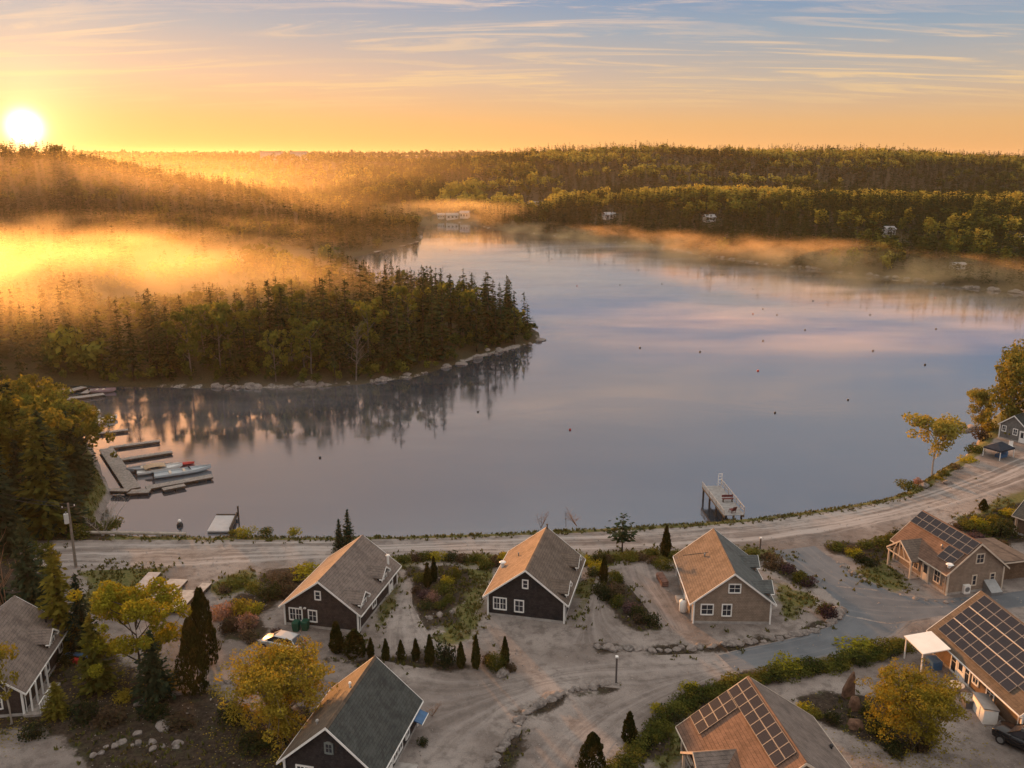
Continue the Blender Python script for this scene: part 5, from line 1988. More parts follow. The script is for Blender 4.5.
def road_mat(name, pale, streak, asphalt=False):
    m, t, out = new_mat(name)
    k = NT(t)
    p = k.pos()
    g, fine, grit = gravel_color(k, p)
    uv = k.node('ShaderNodeTexCoord').outputs['UV']
    su = k.node('ShaderNodeSeparateXYZ', Vector=uv)
    v = su.outputs[1]
    wv = k.math('ADD', v, k.math('MULTIPLY', k.math('SUBTRACT', k.noise(p, .25, 3), .5), .16))
    cv = k.node('ShaderNodeCombineXYZ', X=k.math('MULTIPLY', su.outputs[0], .035), Y=k.math('MULTIPLY', wv, 6.), Z=0.)
    st = k.noise(cv.outputs[0], 1., 5, .65)
    if asphalt:
        base = k.mix(k.sstep(k.noise(p, .22, 5, .6), .35, .65), (.098, .106, .118), (.145, .152, .164))
        base = k.mix(.35, base, k.ramp(grit, [(.3, .3), (.7, .72)]), 'OVERLAY')
        c = k.mix(k.math('MULTIPLY', k.sstep(st, .5, .68), .6), base, pale)
    else:
        c = k.mix(k.math('MULTIPLY', k.sstep(st, .44, .62), streak), g, pale)
        c = k.mix(k.math('MULTIPLY', k.sstep(st, .50, .36), .55), c, (.125, .104, .093))
    # ragged edge: the shoulder is loose gravel again
    ed = k.math('MINIMUM', v, k.math('SUBTRACT', 1., v))
    ed = k.math('ADD', ed, k.math('MULTIPLY', k.math('SUBTRACT', k.noise(p, .9, 4, .7), .5), .12))
    c = k.mix(k.sstep(ed, .01, .045 if asphalt else .12), g, c)
    k.bsdf(out, c, .9, k.bump(k.math('ADD', fine, k.math('MULTIPLY', st, 1.2)), .35, .05), spec=.25)
    return m


def build_roads():
    pale = (.36, .315, .29)
    top = [(20, 541), (75, 540), (190, 540), (300, 540), (400, 539), (500, 536), (600, 532), (690, 527), (760, 520.5), (830, 511.5), (890, 501), (940, 487), (985, 471), (1040, 447)]
    bot = [(20, 574), (75, 571), (190, 567), (300, 560), (400, 555), (500, 553), (600, 551), (690, 548), (760, 545), (830, 535), (890, 522), (940, 509), (985, 496), (1040, 477)]
    strip('gravel_road', top, bot, G + .008, road_mat('gravel road', (.40, .355, .33), .85), 'pale gravel road along the lake', 200, 16)
    m = road_mat('asphalt lane', (.22, .21, .205), .5, True)
    # from the lake road down and round to the lower lanes
    l = [(772, 551), (786, 562), (806, 577), (823, 590), (838, 603), (842, 613), (828, 627), (800, 636), (770, 643), (740, 649), (718, 655)]
    r = [(816, 546), (832, 558), (852, 572), (878, 585), (905, 600), (915, 618), (895, 636), (862, 649), (810, 660), (768, 667), (735, 671)]
    strip('asphalt_road', l, r, G + .012, m, 'grey paved lane curving down from the lake road', 90, 12)
    strip('asphalt_road', [(836, 586), (880, 590), (930, 599), (985, 596), (1050, 586)], [(846, 616), (890, 625), (930, 618), (985, 612), (1050, 604)], G + .016, m, 'paved branch between the porch cottage and the solar cottage', 50, 8)
    lane = road_mat('gravel lane', (.325, .283, .262), .42)
    strip('gravel_road', [(734, 653), (690, 654), (640, 656), (590, 661), (540, 667), (480, 676), (440, 672), (380, 660)], [(736, 672), (690, 684), (640, 690), (592, 686), (548, 694), (500, 715), (470, 745), (440, 800)], G + .008, lane, 'worn gravel lane turning past the boulder row', 90, 12)
    strip('gravel_road', [(700, 672), (660, 682), (620, 696), (580, 716), (545, 742), (520, 775)], [(722, 676), (692, 689), (660, 708), (635, 725), (612, 745), (596, 775)], G + .012, lane, 'gravel lane between the boulder row and the juniper hedge', 70, 10)
    yard = road_mat('pink gravel', (.33, .265, .245), .5)
    strip('gravel_path', [(612, 561), (622, 578), (640, 600), (662, 629)], [(664, 560), (668, 580), (676, 600), (690, 631)], G + .008, yard, 'pinkish gravel drive beside the tan cottage', 40, 8)
    strip('gravel_path', [(405, 580), (398, 600), (385, 625), (378, 650)], [(412, 583), (412, 605), (425, 628), (445, 648)], G + .008, lane, 'dirt drive between the two dark cottages', 40, 8)
    strip('gravel_path', [(596, 577), (590, 596), (578, 620), (560, 645)], [(605, 580), (602, 598), (612, 622), (640, 640)], G + .008, lane, 'dirt drive beside the black cottage', 40, 8)


def mists():
    gold = (1., .84, .52)

    def m(px, D, z, r, dens, label, col=gold, g=.68, sc=(.02, .02, .06), th=.33, seed=1, rz=0.):
        mist(((px - 512) / F * (D * cP + 9), D, z), r, rz, dens, col, label, g, sc, th, seed)
    m(60, 410, -2, (235, 88, 27), .0085, 'bright golden mist in the valley behind the peninsula', sc=(.020, .024, .08), th=.42)
    m(235, 345, -1, (85, 42, 20), .012, 'bright golden mist wisps over the back of the peninsula', sc=(.03, .03, .09), th=.44, seed=9)
    m(120, 330, 6, (110, 34, 22), .012, 'rising wisps of golden mist among the far trees of the peninsula', sc=(.035, .035, .05), th=.46, seed=12)
    m(0, 232, 8, (122, 64, 23), .015, 'golden mist drifting through the left of the peninsula wood', sc=(.03, .03, .06), th=.34, seed=2)
    m(40, 560, 14, (280, 130, 40), .0010, 'golden haze lying against the wooded hill under the sun', sc=(.01, .012, .03), th=.28, seed=30)
    m(180, 900, 30, (420, 230, 30), .0005, 'golden haze bank behind the sunlit hill', sc=(.006, .006, .03), th=.3, seed=3)
    m(452, 640, 7, (75, 60, 13), .008, 'orange mist over the far end of the lake', sc=(.03, .03, .1), seed=4)
    o = (1., .72, .38)
    for i, (px, D, r, zz) in enumerate([(535, 552, 50, 7), (610, 496, 52, 9), (690, 436, 50, 11), (760, 394, 46, 14), (830, 366, 42, 13), (905, 344, 42, 11), (985, 320, 40, 11)]):
        m(px, D, 3., (r, 24, zz), .040, 'orange mist curling along the far shore', o, .35, (.045, .055, .10), .42, 5 + i, -.75 if px < 700 else -.4)
    m(860, 300, .8, (110, 34, 3.5), .014, 'thin warm mist lifting off the lake before the far shore', o, .35, (.03, .05, .3), .42, 20, -.25)
    m(690, 300, .6, (135, 115, 2.8), .030, 'thin milky mist over the middle of the lake', (1., .93, .86), .3, (.018, .05, .3), .40, 21, -.25)
    m(560, 420, .6, (75, 110, 2.8), .024, 'thin milky mist over the upper lake', (1., .92, .85), .3, (.02, .05, .3), .40, 22, -.3)
    m(350, 165, .5, (70, 32, 2.2), .018, 'thin rosy mist over the bay by the marina', (1., .92, .85), .3, (.03, .06, .3), .42, 23, 0.)


def ground_cover():
    """loose stones, fallen leaves and tufts of dry grass"""
    rng = np.random.default_rng(41)
    n = 90000
    x = rng.uniform(-62, 66, n)
    y = rng.uniform(55, 135, n)
    keep = (sdist(x, y, WP) > .5) & (np.abs(x) < .62 * y + 3)
    x, y = x[keep], y[keep]
    zc = zones(x, y)
    g, mu = zc[:, 1], zc[:, 0]
    gm = fbm(x, y, 5)
    # tufts
    pick = rng.random(len(x)) < np.clip(.55 * g + .16 * mu * (gm > .45) + .003 * (gm > .6), 0, 1)
    tx, ty = x[pick], y[pick]
    V, Q, T = [], [], []
    m = len(tx)
    for b in range(4):
        a = rng.random(m) * 6.283
        h = (.10 + .22 * rng.random(m)) * (.7 + .6 * gm[pick])
        w = .05 + .07 * rng.random(m)
        ox, oy = rng.normal(size=m) * .10, rng.normal(size=m) * .10
        lean = rng.normal(size=(m, 2)) * .10
        c = np.stack([tx + ox, ty + oy, np.full(m, G)], 1)
        u = np.stack([np.cos(a) * w, np.sin(a) * w, np.zeros(m)], 1)
        tip = np.stack([lean[:, 0], lean[:, 1], h], 1)
        V.append(np.stack([c - u, c + u, c + u * .5 + tip, c - u * .5 + tip], 1).reshape(-1, 3))
    V = np.vstack(V)
    V[:, 2] += (ground_z(V[:, 0], V[:, 1]) - G)
    tag(link('dry_grass', mesh_np('dry_grass', V, [np.arange(len(V)).reshape(-1, 4)], [leaf_mat('dry grass', (.075, .082, .026), (.18, .155, .045), (.13, .095, .045), .3, .9)])), 'dry grass tufts on verges and in garden beds', kind='stuff')
    # stones on the gravel
    pick = rng.random(len(x)) < .16
    px_, py_ = x[pick], y[pick]
    m = len(px_)
    s = .03 + .09 * rng.random(m) ** 4
    z0 = ground_z(px_, py_) + .005
    base = np.array([[1, 0, 0], [0, 1, 0], [-1, 0, 0], [0, -1, 0], [.15, .1, .8]], float)
    rot = rng.random(m) * 6.28
    c_, s_ = np.cos(rot), np.sin(rot)
    bx = base[:, 0][None] * (.7 + .6 * rng.random((m, 5)))
    by = base[:, 1][None] * (.7 + .6 * rng.random((m, 5)))
    X = px_[:, None] + (c_[:, None] * bx - s_[:, None] * by) * s[:, None]
    Y = py_[:, None] + (s_[:, None] * bx + c_[:, None] * by) * s[:, None]
    Z = z0[:, None] + base[:, 2][None] * s[:, None]
    V = np.stack([X, Y, Z], -1).reshape(-1, 3)
    tri = np.array([[0, 1, 4], [1, 2, 4], [2, 3, 4], [3, 0, 4]])
    Tn = (tri[None] + (np.arange(m) * 5)[:, None, None]).reshape(-1, 3)
    tag(link('loose_stones', mesh_np('loose_stones', V, [Tn], [plain('loose stone', (.27, .23, .205), .9, .5, 7)])), 'loose small stones strewn over the gravel yards', kind='stuff')
    # fallen leaves under the yellow trees
    V = []
    for a, b, r, n_ in [(142, 676, 5.5, 900), (282, 735, 6, 1300), (912, 744, 5, 1000), (20, 728, 3, 250), (62, 650, 4, 400)]:
        q = at(a, b)
        d = rng.normal(size=(n_, 2)) * r * .5
        c = np.stack([q.x + d[:, 0], q.y + d[:, 1], np.full(n_, G + .03)], 1)
        an = rng.random(n_) * 6.28
        w = .05 + .05 * rng.random(n_)
        u = np.stack([np.cos(an) * w, np.sin(an) * w, rng.normal(size=n_) * .015], 1)
        v = np.stack([-np.sin(an) * w, np.cos(an) * w, rng.normal(size=n_) * .015], 1) * .7
        V.append(np.stack([c - u, c - v, c + u, c + v], 1).reshape(-1, 3))
    V = np.vstack(V)
    tag(link('fallen_leaves', mesh_np('fallen_leaves', V, [np.arange(len(V)).reshape(-1, 4)], [MATS['orange leaves']])), 'fallen yellow leaves under the golden trees', kind='stuff')
# ------------------------------------------------------------------ planting
def gpt(px, py, zg=None):
    """point where a pixel's ray meets the terrain"""
    a, b = (px - 512) / F, (384 - py) / F
    dy, dz = cP + b * sP, -sP + b * cP
    t = np.concatenate([np.arange(60, 400, 1.), np.arange(400, 3500, 4.)])
    x, y, z = a * t, dy * t, CZ + dz * t
    g = ground_z(x, y)
    i = np.argmax(z < g)
    if z[i] >= g[i]:
        i = len(t) - 1
    return float(x[i]), float(y[i]), float(g[i])


def put(kind, v, name, px, pb, pt, wpx, label, cat='shrub', group=None, z=G):
    """a plant whose foot shows at px, pb and whose top shows at row pt; wpx is its width in pixels"""
    p = at(px, pb, z)
    h = height_to(p.x, p.y, z, pt)
    spread = {'garden_spruce': .56, 'larch': .48, 'column': .34, 'fat_column': .92, 'pine': .8, 'yellow_tree': 1.0, 'golden_tree': 1.15, 'maple': .75, 'lake_birch': .75, 'edge_tree': .8, 'slim_birch': .55, 'green_tree': .95, 'bare': .7, 'round_bush': 1.25, 'spruce': .36, 'ragged': .3, 'gold_forest': .95}
    sp = spread.get(kind, 1.35)
    w = wpx / pxm(p.x, p.y, z) / sp
    return plant(kind, v, name, p.x, p.y, z, h, w, label, cat, group)


def peninsula():
    rng = np.random.default_rng(17)
    px_of = lambda x, y: 512 + F * x / (y * cP + 10)
    p = scatter(rng, 168, 300, 4.5, 60, 560)
    sd = sdist(p[:, 0], p[:, 1], WP)
    px = px_of(p[:, 0], p[:, 1])
    keep = (sd > 1.5) & (px > 92) & (px < 548) & (rng.random(len(p)) < .95)
    p, px, sd = p[keep], px[keep], sd[keep]
    z = ground_z(p[:, 0], p[:, 1])
    # highest row the tree tops reach at each column
    tops = np.interp(px, [92, 150, 200, 250, 300, 340, 400, 450, 500, 530, 545], [298, 292, 286, 279, 264, 258, 266, 272, 276, 287, 300])
    ns = nl = npn = 0
    for i in rng.permutation(len(p)):
        x, y = p[i]
        h = 8.5 + 9.5 * rng.random() ** 1.2 - (2. if sd[i] < 4 else 0)
        hm = height_to(x, y, z[i], tops[i] - 4 + abs(rng.normal()) * 8)
        h = min(h, hm)
        if h < 3.5:
            continue
        r_ = rng.random()
        if r_ < (.32 if px[i] < 330 else .16) and nl < 200:
            nl += 1
            plant('forest_leaf', int(rng.integers(3)), 'birch_tree', x, y, z[i] - .1, h * .82, h * .7, 'leafy tree among the spruces of the wooded peninsula', 'tree', 'leafy trees of the wooded peninsula')
        elif r_ < .46 and npn < 250:
            npn += 1
            plant('ragged', int(rng.integers(2)), 'ragged_spruce', x, y, z[i] - .1, h * 1.04, h * 1.25, 'slim ragged spruce among the fuller spruces of the wooded peninsula', 'tree', 'ragged spruces of the wooded peninsula')  # sparse variant of the spruce crown, no separate species
        elif ns < 300:
            ns += 1
            plant('spruce', int(rng.integers(4)), 'spruce_tree', x, y, z[i] - .1, h, h * (1.25 + .5 * rng.random()), 'dark spruce in the wood that covers the peninsula', 'tree', 'spruces of the wooded peninsula')
    # the tall ragged ones that stand above the rest
    for q, (a, t_, b, lb) in enumerate([(318, 258, 322, 'thin ragged spruce left of the two tallest on the peninsula'), (334, 247, 322, 'tallest spruce of the peninsula, dark and ragged'), (350, 255, 320, 'tall ragged spruce just right of the tallest one'),
                                   (289, 250, 290, 'faint tall tree fading into the mist at the left of the tall spruces'), (411, 267, 300, 'tall open spruce before the water in the middle of the peninsula'), (431, 275, 303, 'ragged spruce second before the water in the middle of the peninsula'), (524, 292, 333, 'open spruce nearest the tip of the peninsula')]):
        x, y, zz = gpt(a, b)
        plant('ragged' if q in (0, 3, 4) else 'spruce', (q % 2) if q in (0, 3, 4) else 1, 'spruce_tree', x, y, zz - .1, height_to(x, y, zz, t_), height_to(x, y, zz, t_) * 1.2, lb, 'tree')
    for a, t_, b, lb in [(440, 266, 303, 'bare dead tree rising between the spruces in front of the water'), (475, 272, 312, 'pale dead tree over the outer peninsula'), (464, 276, 310, 'thin dead tree left of the pale one over the outer peninsula')]:
        x, y, zz = gpt(a, b)
        plant('bare', 0, 'dead_tree', x, y, zz - .1, height_to(x, y, zz, t_), None, lb, 'tree')
    x, y, zz = gpt(356, 381)
    plant('bare', 0, 'dead_tree', x, y, zz - .1, height_to(x, y, zz, 322), 15, 'grey leafless tree on the rocky shore of the peninsula', 'tree')
    # shore stones
    for i in range(70):
        t = rng.random()
        a = np.interp(t, [0, .35, .55, .8, 1], [215, 300, 370, 470, 543])
        b = np.interp(a, [215, 280, 325, 370, 415, 450, 480, 520, 543], [388.5, 387.5, 386, 382, 376, 365.5, 356.5, 346.5, 340.5])
        q = at(a, b + rng.normal() * .8 - .6, .1)
        boulder(q.x, q.y, .1, .45 + .8 * rng.random() ** 2, 'grey stone at the waterline of the peninsula', 'stones along the peninsula shore', 'stone', 'shore_stone')
    for a, b, s, lb in [(311, 382, 3.6, 'broad flat ledge of pale rock at the peninsula shore'), (322, 379, 2.6, 'pale rock ledge behind the broadest one'), (381, 373, 2.4, 'sloping grey rock right of the leafless tree'), (462, 363, 2.0, 'grey rock in the bend of the peninsula shore'), (541, 339, 1.6, 'last dark rock at the tip of the peninsula')]:
        q = at(a, b, .3)
        o = boulder(q.x, q.y, .1, s, lb, 'rock ledges of the peninsula', 'rock', 'rock_ledge')
        o.scale.z = s * .32
    return ns, nl, npn


def left_wood():
    rng = np.random.default_rng(23)
    poly = [tuple(at(a, b)[:2]) for a, b in [(-70, 405), (50, 408), (80, 440), (92, 470), (96, 498), (84, 520), (50, 540), (45, 552), (-80, 560)]]
    p = scatter(rng, 92, 175, 4.3, -70, 110)
    keep = (sdist(p[:, 0], p[:, 1], poly) < 0) & (sdist(p[:, 0], p[:, 1], WP) > 1.5)
    p = p[keep]
    z = ground_z(p[:, 0], p[:, 1])
    for (x, y), zz in zip(p, z):
        px = 512 + F * x / (y * cP + 10)
        lim = np.interp(px, [0, 15, 35, 60, 75, 95, 112], [392, 384, 385, 400, 412, 428, 450]) + rng.normal() * 4
        h = min(8.5 + 7 * rng.random(), height_to(x, y, zz, lim))
        if h < 3.5:
            continue
        r_ = rng.random()
        kind, v, nm = ('gold_forest', 0, 'birch_tree') if r_ < .26 else (('green_tree', int(rng.integers(2)), 'birch_tree') if r_ < .42 else ('larch', int(rng.integers(2)), 'larch_tree') if r_ < .68 else ('garden_spruce', int(rng.integers(2)), 'spruce_tree'))
        lab = {'birch_tree': 'leafy tree in the wood between the marina and the road', 'larch_tree': 'yellowing larch in the wood between the marina and the road', 'spruce_tree': 'dark spruce in the wood between the marina and the road'}[nm]
        plant(kind, v, nm, x, y, zz - .1, h, h * .95, lab, 'tree', {'birch_tree': 'leafy trees', 'larch_tree': 'larches', 'spruce_tree': 'spruces'}[nm] + ' of the marina wood')
    put('bare', 2, 'bare_tree', 47, 520, 466, 34, 'bare tree with rusty pink twigs before the marina wood', 'tree')
    put('bare', 1, 'bare_shrub', 103, 534, 498, 34, 'pale stemmed leafless shrub at the water beside the log rail', 'shrub')
    put('shrub_olive', 0, 'shrub', 112, 530, 512, 26, 'green shrub at the water beside the pale stemmed one')
    put('shrub_olive', 1, 'shrub', 84, 536, 520, 30, 'green shrub behind the utility pole')


def garden():
    T = 'tree'
    # around the dark house at the left
    put('larch', 0, 'larch_tree', 64, 648, 546, 52, 'yellow larch behind the broad brown roof', T)
    put('garden_spruce', 0, 'spruce_tree', 34, 618, 520, 48, 'dark spruce left of the yellow larch', T)
    put('garden_spruce', 1, 'spruce_tree', 84, 652, 574, 34, 'dark spruce right of the yellow larch', T)
    put('bare', 2, 'bare_tree', 8, 618, 523, 40, 'rusty pink leafless tree at the left edge, before the dark spruce', T)
    put('garden_spruce', 1, 'spruce_tree', -12, 612, 528, 46, 'spruce half out of view above the broad brown roof', T)
    put('gold_forest', 0, 'birch_tree', 48, 600, 545, 36, 'small leafy tree between the spruce and the larch', T)
    put('slim_birch', 0, 'birch_tree', 12, 724, 640, 32, 'slim golden birch in front of the brown roof porch', T)
    put('larch', 1, 'spruce_tree', 98, 690, 614, 44, 'olive spruce left of the yellow tree', T)
    put('yellow_tree', 0, 'yellow_tree', 140, 676, 592, 84, 'bright yellow broad tree in front of the dock floats', T)
    put('garden_spruce', 0, 'spruce_tree', 156, 699, 632, 46, 'blue green spruce in front of the yellow tree', T)
    put('fat_column', 0, 'arborvitae', 205, 664, 588, 40, 'taller dark arborvitae behind its shorter neighbour', T)
    put('fat_column', 1, 'arborvitae', 195, 692, 618, 38, 'shorter arborvitae in front of the taller one', T)
    put('golden_tree', 0, 'golden_tree', 280, 732, 660, 92, 'many stemmed golden tree between the parked car and the green roof', T)
    put('larch', 1, 'spruce_tree', 58, 716, 682, 30, 'low dark spruce bush below the porch of the dark cottage', T)
    for a, b, t, w, k_, lb in [(80, 722, 694, 34, 'dark', 'dark bush right of the low spruce'), (112, 726, 700, 40, 'brown', 'brown bush in the shaded garden behind the boulders'), (150, 718, 700, 36, 'dark', 'low dark bush behind the large boulder'),
                            (185, 722, 706, 40, 'brown', 'brown ground bush below the shorter arborvitae'), (230, 722, 700, 34, 'dark', 'dark bush at the left foot of the golden tree'), (318, 738, 716, 36, 'brown', 'brown bush between the golden tree and the green roof'),
                            (262, 745, 728, 44, 'dark', 'low dark bush below the golden tree'), (36, 738, 718, 30, 'dark', 'dark bush beside the slim birch'), (66, 665, 650, 20, 'dark', 'dark bush at the corner of the brown roof'), (124, 700, 684, 24, 'orange', 'rusty bush between the olive and the blue green spruce'), (172, 690, 664, 16, 'orange', 'rusty bush against the shorter arborvitae')]:
        put('shrub_' + k_, random.randrange(2), 'shrub', a, b, t, w, lb)
    # pink and orange bed in front of the floats
    for a, b, t, w, k_, lb in [(222, 618, 596, 26, 'pink', 'pink shrub nearest the tall arborvitae'), (240, 612, 590, 24, 'orange', 'orange shrub at the back of the pink bed'), (246, 628, 606, 24, 'pink', 'pink shrub beside the silver car bed'), (254, 612, 598, 22, 'yellow', 'yellow shrub right of the orange one in the pink bed'),
                            (230, 632, 612, 24, 'brown', 'brown shrub at the front of the pink bed'), (252, 640, 624, 22, 'brown', 'brown shrub closest to the silver car'), (274, 634, 626, 12, 'mauve', 'small red brown shrub above the silver car'),
                            (270, 600, 576, 30, 'dark', 'dark green shrub at the left wall of the dark brown cottage'), (290, 597, 578, 30, 'brown', 'reddish shrub between the green one and the dark brown cottage'), (308, 576, 560, 38, 'yellow', 'yellow shrub behind the dark brown cottage roof'), (284, 580, 566, 34, 'brown', 'pinkish shrub at the back of the cottage garden'),
                            (236, 586, 576, 30, 'olive', 'low olive shrub beside the lake road'), (255, 592, 578, 24, 'olive', 'olive shrub left of the dark green one'), (222, 592, 582, 20, 'brown', 'low brown shrub next to the short plank float')]:
        put('shrub_' + k_, random.randrange(2), 'shrub', a, b, t, w, lb)
    # lake road bank
    for a, b, t, w, k_, lb in [(246, 536, 522, 22, 'yellow', 'yellow shrub right of the swimming platform'), (266, 536, 524, 18, 'olive', 'pale shrub on the bank between two yellow ones'), (295, 536, 522, 14, 'yellow', 'small yellow shrub alone on the road bank'), (232, 535, 526, 14, 'olive', 'green shrub touching the swimming platform')]:
        put('shrub_' + k_, random.randrange(2), 'shrub', a, b, t, w, lb)
    for a, b, t, w, k_, v, lb in [(541, 528, 510, 14, 'bare', 2, 'slim rusty sapling on the bank behind the black cottage'), (577, 526, 511, 22, 'bare', 2, 'bare sapling on the bank right of the rusty one'), (566, 527, 512, 16, 'bare', 0, 'pale sapling between the two saplings on the bank')]:
        put(k_, v, 'sapling', a, b, t, w, lb, 'sapling')
    put('garden_spruce', 0, 'spruce_tree', 349, 556, 510, 20, 'taller of two small spruces behind the dark brown cottage', T)
    put('garden_spruce', 1, 'spruce_tree', 340, 556, 519, 16, 'shorter of two small spruces behind the dark brown cottage', T)
    put('pine', 0, 'pine_tree', 622, 553, 515, 36, 'small flat topped pine at the end of the pink gravel drive', T)
    put('column', 1, 'arborvitae', 665.5, 556, 526, 9, 'slender dark column behind the round bush at the tan cottage', T)
    put('round_bush', 0, 'round_bush', 663, 569, 554, 22, 'clipped round bush behind the tan cottage')
    put('shrub_brown', 0, 'shrub', 652, 563, 551, 16, 'reddish shrub left of the clipped round bush')
    put('shrub_olive', 0, 'shrub', 676, 558, 547, 18, 'olive shrub right of the slender column')
    # planted bank south of the lake road
    ks = ['olive', 'brown', 'olive', 'yellow', 'dark', 'brown', 'olive']
    where = ['behind the dark brown cottage', 'between the dark brown and the black cottage', 'behind the black cottage', 'behind the pink gravel drive']
    i = 0
    for a, b in [(404, 562), (414, 560), (425, 559), (437, 560), (449, 560), (460, 561), (471, 561), (482, 562), (494, 562), (504, 561), (587, 564), (597, 563), (606, 561), (614, 560), (630, 560), (641, 559), (652, 557), (598, 570), (590, 575), (500, 566), (486, 568)]:
        k_ = ks[i % 7]
        put('shrub_' + k_, i % 2, 'shrub', a, b, b - (9 + (i * 7) % 6), 15 + (i * 5) % 8, 'low shrub in the planted strip south of the lake road', group='shrubs in the planted strip along the lake road')
        i += 1
    put('shrub_yellow', 1, 'shrub', 506, 563, 546, 18, 'taller yellow shrub behind the left roof edge of the black cottage')
    # bed between the cottages
    for k_, v, a, b, t, w, nm, lb in [('column', 0, 427.5, 587, 563, 8, 'arborvitae', 'dark column in the bed between the cottages, front one of two'), ('column', 2, 434, 581, 557, 8, 'arborvitae', 'dark column in the bed between the cottages, rear one of two'),
                                ('shrub_yellow', 0, 447, 584, 571, 17, 'shrub', 'golden shrub right of the two dark columns'), ('shrub_olive', 0, 420, 582, 568, 16, 'shrub', 'olive shrub left of the two dark columns'), ('shrub_olive', 1, 456, 576, 560, 15, 'shrub', 'tall olive shrub at the back of the cottage bed'),
                                ('shrub_olive', 2, 443, 592, 576, 22, 'shrub', 'grey green shrub in front of the golden one'), ('shrub_mauve', 0, 422, 598, 586, 20, 'shrub', 'mauve shrub at the left of the cottage bed'), ('shrub_pink', 0, 432, 600, 588, 18, 'shrub', 'pinkish shrub in the middle of the cottage bed'),
                                ('shrub_dark', 0, 424, 608, 598, 20, 'shrub', 'low green shrub in front of the mauve one'), ('shrub_olive', 0, 441, 608, 598, 16, 'shrub', 'low olive shrub near the stones of the cottage bed'), ('shrub_brown', 0, 415, 592, 582, 12, 'shrub', 'brown shrub nearest the dark brown cottage wall'), ('shrub_olive', 1, 448, 603, 590, 14, 'shrub', 'thin olive shrub at the right of the cottage bed')]:
        put(k_, v, nm, a, b, t, w, lb, T if nm == 'arborvitae' else 'shrub')
    # row of small columns along the lane
    g = 'arborvitae row along the lane'
    for i, (a, b, t, w) in enumerate([(337, 652, 622, 15), (355, 655, 630, 20), (371, 657, 638, 8), (386, 660, 639, 8), (401, 660, 640, 7), (416, 660, 639, 9), (430, 664, 635, 10), (461, 667, 642, 8), (476, 668, 635, 10), (505, 666, 637, 9)]):
        put('column', i % 3, 'arborvitae', a, b, t, w, 'small dark arborvitae in the row along the lane behind the green roof', T, g)
    put('shrub_dark', 0, 'shrub', 443, 665, 634, 24, 'broad dark bush in the middle of the arborvitae row')
    put('round_bush', 0, 'shrub', 497, 669, 644, 22, 'dense dark bush at the right end of the arborvitae row')
    put('shrub_brown', 1, 'shrub', 510, 672, 660, 16, 'low brown bush at the very end of the arborvitae row')
    put('shrub_brown', 0, 'shrub', 487, 663, 646, 14, 'brown twiggy bush between two columns of the row')
    put('bare', 2, 'sapling', 432, 716, 700, 18, 'brown twiggy plant at the far corner of the green roof', 'sapling')
    put('shrub_dark', 1, 'shrub', 424, 746, 734, 14, 'dark bush at the wall under the green roof')
    # diagonal bed right of the black cottage
    put('column', 0, 'arborvitae', 603.5, 583, 557, 9, 'dark column at the back of the diagonal shrub bed', T)
    for a, b, t, w, k_, lb in [(598, 592, 575, 16, 'dark', 'dark shrub at the left start of the diagonal bed'), (614, 580, 563, 22, 'olive', 'tall olive shrub right of the dark column'), (608, 600, 584, 22, 'dark', 'dark green shrub second in the diagonal bed'), (620, 594, 578, 20, 'brown', 'brown shrub behind the second dark green one'),
                            (619, 606, 591, 20, 'olive', 'olive shrub in the middle of the diagonal bed'), (628, 612, 598, 20, 'mauve', 'mauve shrub in the middle of the diagonal bed'), (638, 614, 600, 20, 'dark', 'dark shrub behind the last ones of the diagonal bed'), (636, 622, 609, 18, 'brown', 'brown shrub near the end of the diagonal bed'), (650, 625, 610, 22, 'dark', 'dark shrub ending the diagonal bed')]:
        put('shrub_' + k_, random.randrange(2), 'shrub', a, b, t, w, lb)
    # bed right of the tan cottage
    for a, b, t, w, k_, lb in [(752, 556, 547, 18, 'olive', 'olive shrub at the top of the bed right of the tan cottage'), (768, 560, 549, 18, 'brown', 'brown twiggy shrub second in the bed right of the tan cottage'), (776, 568, 553, 26, 'brown', 'broad brown shrub in the bed beside the paved lane'), (790, 572, 560, 18, 'mauve', 'mauve shrub behind the green one beside the paved lane'),
                            (798, 582, 563, 22, 'olive', 'bright green shrub beside the paved lane'), (808, 586, 574, 20, 'mauve', 'mauve shrub ending the bed beside the paved lane'), (822, 614, 596, 18, 'olive', 'green shrub in the rounded lane corner'), (829, 616, 598, 22, 'mauve', 'violet shrub in the rounded lane corner')]:
        put('shrub_' + k_, random.randrange(2), 'shrub', a, b, t, w, lb)
    # corner garden left of the porch cottage
    for a, b, t, w, k_, lb in [(838, 548, 537, 22, 'olive', 'green shrub at the road corner of the porch cottage garden'), (848, 552, 541, 18, 'brown', 'brown shrub beside the road corner shrub'), (854, 556, 543, 18, 'yellow', 'yellow shrub in the corner garden'), (862, 562, 549, 16, 'dark', 'dark shrub in the corner garden, nearest the paved lane'), (870, 565, 553, 16, 'dark', 'dark shrub at the end of the corner garden'),
                            (866, 547, 538, 22, 'olive', 'clipped green hedge shrub in the corner garden'), (880, 544, 535, 22, 'olive', 'clipped green hedge shrub near the porch cottage'), (893, 541, 531, 18, 'olive', 'last hedge shrub against the porch cottage roof'), (895, 536, 524, 12, 'dark', 'small dark round bush above the porch roof'), (892, 556, 546, 12, 'dark', 'dark bush beside the porch post')]:
        put('shrub_' + k_, random.randrange(2), 'shrub', a, b, t, w, lb)
